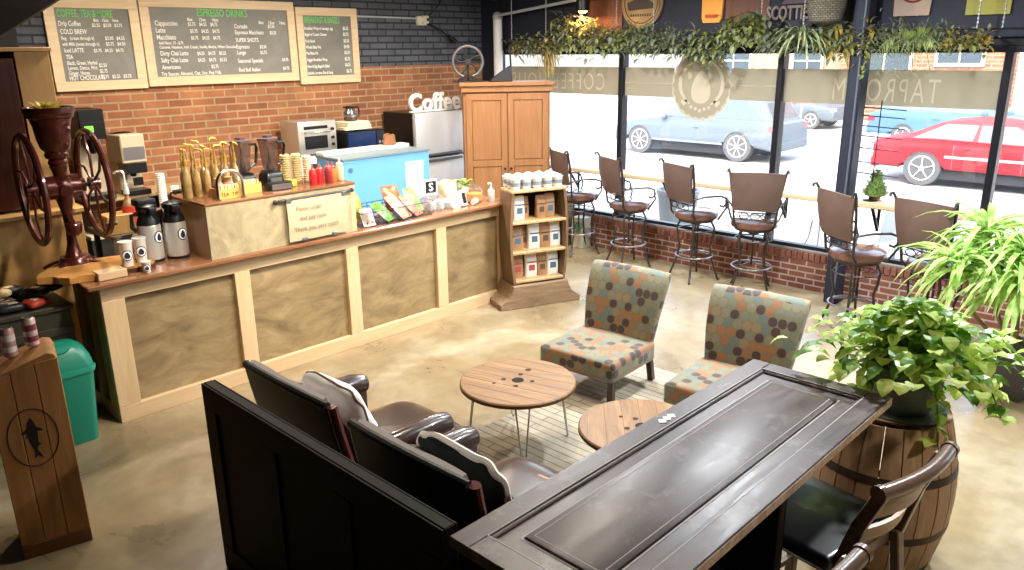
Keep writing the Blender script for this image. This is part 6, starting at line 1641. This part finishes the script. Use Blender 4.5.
obj('post', MB().cyl((0, 0, 0), (0, 0, 1.75), .03), plain('post_grey', '9a9c9e', .5, .4), t); obj('plate', MB().bx(-.05, -.03, -.3, .3, 1.0, 1.6), plain('plate_red', 'd03a3e', .5), t)
obj('white_marks', MB().bx(-.056, -.051, -.2, .2, 1.36, 1.42).bx(-.056, -.051, -.2, .2, 1.2, 1.25), M['white'], t)
# facades
def facade(lab, name, x, y0, y1, h, mat, wins, trimm):
    t = thing(name, lab, 'building', (x, 0, -.15))
    obj('facade_wall', MB().bx(0, 6, y0, y1, 0, h), mat, t)
    obj('cornice', MB().bx(-.25, 0, y0, y1, h-.4, h, bevel=.05), trimm, t)
    for (a, b, c, d, m) in wins:
        f = obj('window', MB().bx(-.08, -.002, a, b, c, c+.12).bx(-.08, -.002, a, b, d-.12, d).bx(-.08, -.002, a, a+.12, c+.12, d-.12).bx(-.08, -.002, b-.12, b, c+.12, d-.12).bx(-.06, -.002, (a+b)/2-.03, (a+b)/2+.03, c+.12, d-.12).bx(-.06, -.002, a+.12, (a+b)/2-.03, (c+d)/2-.03, (c+d)/2+.03).bx(-.06, -.002, (a+b)/2+.03, b-.12, (c+d)/2-.03, (c+d)/2+.03), trimm, t)
        obj('window_pane', MB().bx(-.03, -.012, a+.12, b-.12, c+.12, d-.12), m, f)
    return t
peach = brick('peach_brick', '7a503a', '8a6048', '8a7a68', bw=.4, bh=.14, ms=.02, rough=.9, bump=.1)
wtrim = plain('facade_trim', '9a9892', .7); bluegl = plain('facade_glass', '36424c', .3, noise=.1, scale=1)
facade('peach brick building front across the street behind the last window', 'brick_building', 31, -8, 12.5, 7, peach, [(7.6, 9.2, 2.0, 3.2, bluegl), (5.4, 6.6, .2, 3.2, wtrim), (1.2, 3.2, .8, 3.2, bluegl), (9.9, 11.9, .8, 2.6, bluegl)], wtrim)
facade('cream building front across the street behind the middle window', 'cream_building', 33, 12.8, 19.5, 6.4, plain('cream_render', '857a66', .9), [(17.2, 19.0, .9, 3.4, bluegl), (14.0, 15.4, .9, 3.4, bluegl)], wtrim)
# pavement furniture
t = thing('patio_table', 'round white mesh patio table on the pavement outside the third window', 'patio table', (9.75, 3.98, -.02))
whm = plain('patio_white', 'cfd2d4', .5)
obj('table_top', MB().lathe([(.36, .57), (.37, .58), (.36, .595)], seg=36), whm, t)
for k in range(3):
    a = 2*PI*k/3+.4; obj('leg', MB().tube([(.1*math.cos(a), .1*math.sin(a), .57), (.14*math.cos(a), .14*math.sin(a), .3), (.3*math.cos(a), .3*math.sin(a), 0.01)], .012, seg=7), plain('patio_leg', '9fa3a6', .5, .3), t)
def patio_chair(lab, x, y, rz):
    t = thing('patio_chair', lab, 'patio chair', (x, y, -.02), rz)
    obj('seat', MB().box((0, 0, .43), (.44, .44, .02), bevel=.008), whm, t)
    obj('back', MB().grid(lambda u, v: (-.2-.06*v, (u-.5)*.42, .46+.42*v), 6, 6, thick=.012), whm, t)
    for sx, sy in ((.2, .2), (.2, -.2), (-.2, .2), (-.2, -.2)): obj('leg', MB().cyl((sx, sy, .42), (sx*1.15, sy*1.1, 0), .012, seg=8), plain('patio_leg2', '9fa3a6', .5, .3), t)
patio_chair('white patio chair outside beside the round patio table', 9.55, 3.2, 1.2)
patio_chair('white patio chair outside behind the last stools', 9.3, 2.6, 2.6)
t = thing('street_planter', 'grey round planter on the pavement outside the second window', 'planter', (9.95, 6.22, -.02))
obj('planter_wall', MB().lathe([(.2, 0), (.24, .02), (.30, .56), (.32, .58), (.32, .64), (.28, .64), (.27, .5)], seg=32), plain('planter_grey', '7d8285', .7, noise=.08), t)
obj('soil', MB().lathe([(.27, .56), (.1, .58)], seg=20), plain('soil_3', '3a322a', .95), t)
SC.view_settings.view_transform = 'Standard'
SC.view_settings.look = 'None'
SC.view_settings.exposure = 0.35
SC.view_settings.gamma = 1.0
SC.view_settings.use_curve_mapping = False
SC.cycles.max_bounces = 8
SC.cycles.diffuse_bounces = 5
SC.cycles.transparent_max_bounces = 16
SC.cycles.use_denoising = True
SC.cycles.sample_clamp_indirect = 6
SC.cycles.caustics_reflective = False
SC.cycles.caustics_refractive = False
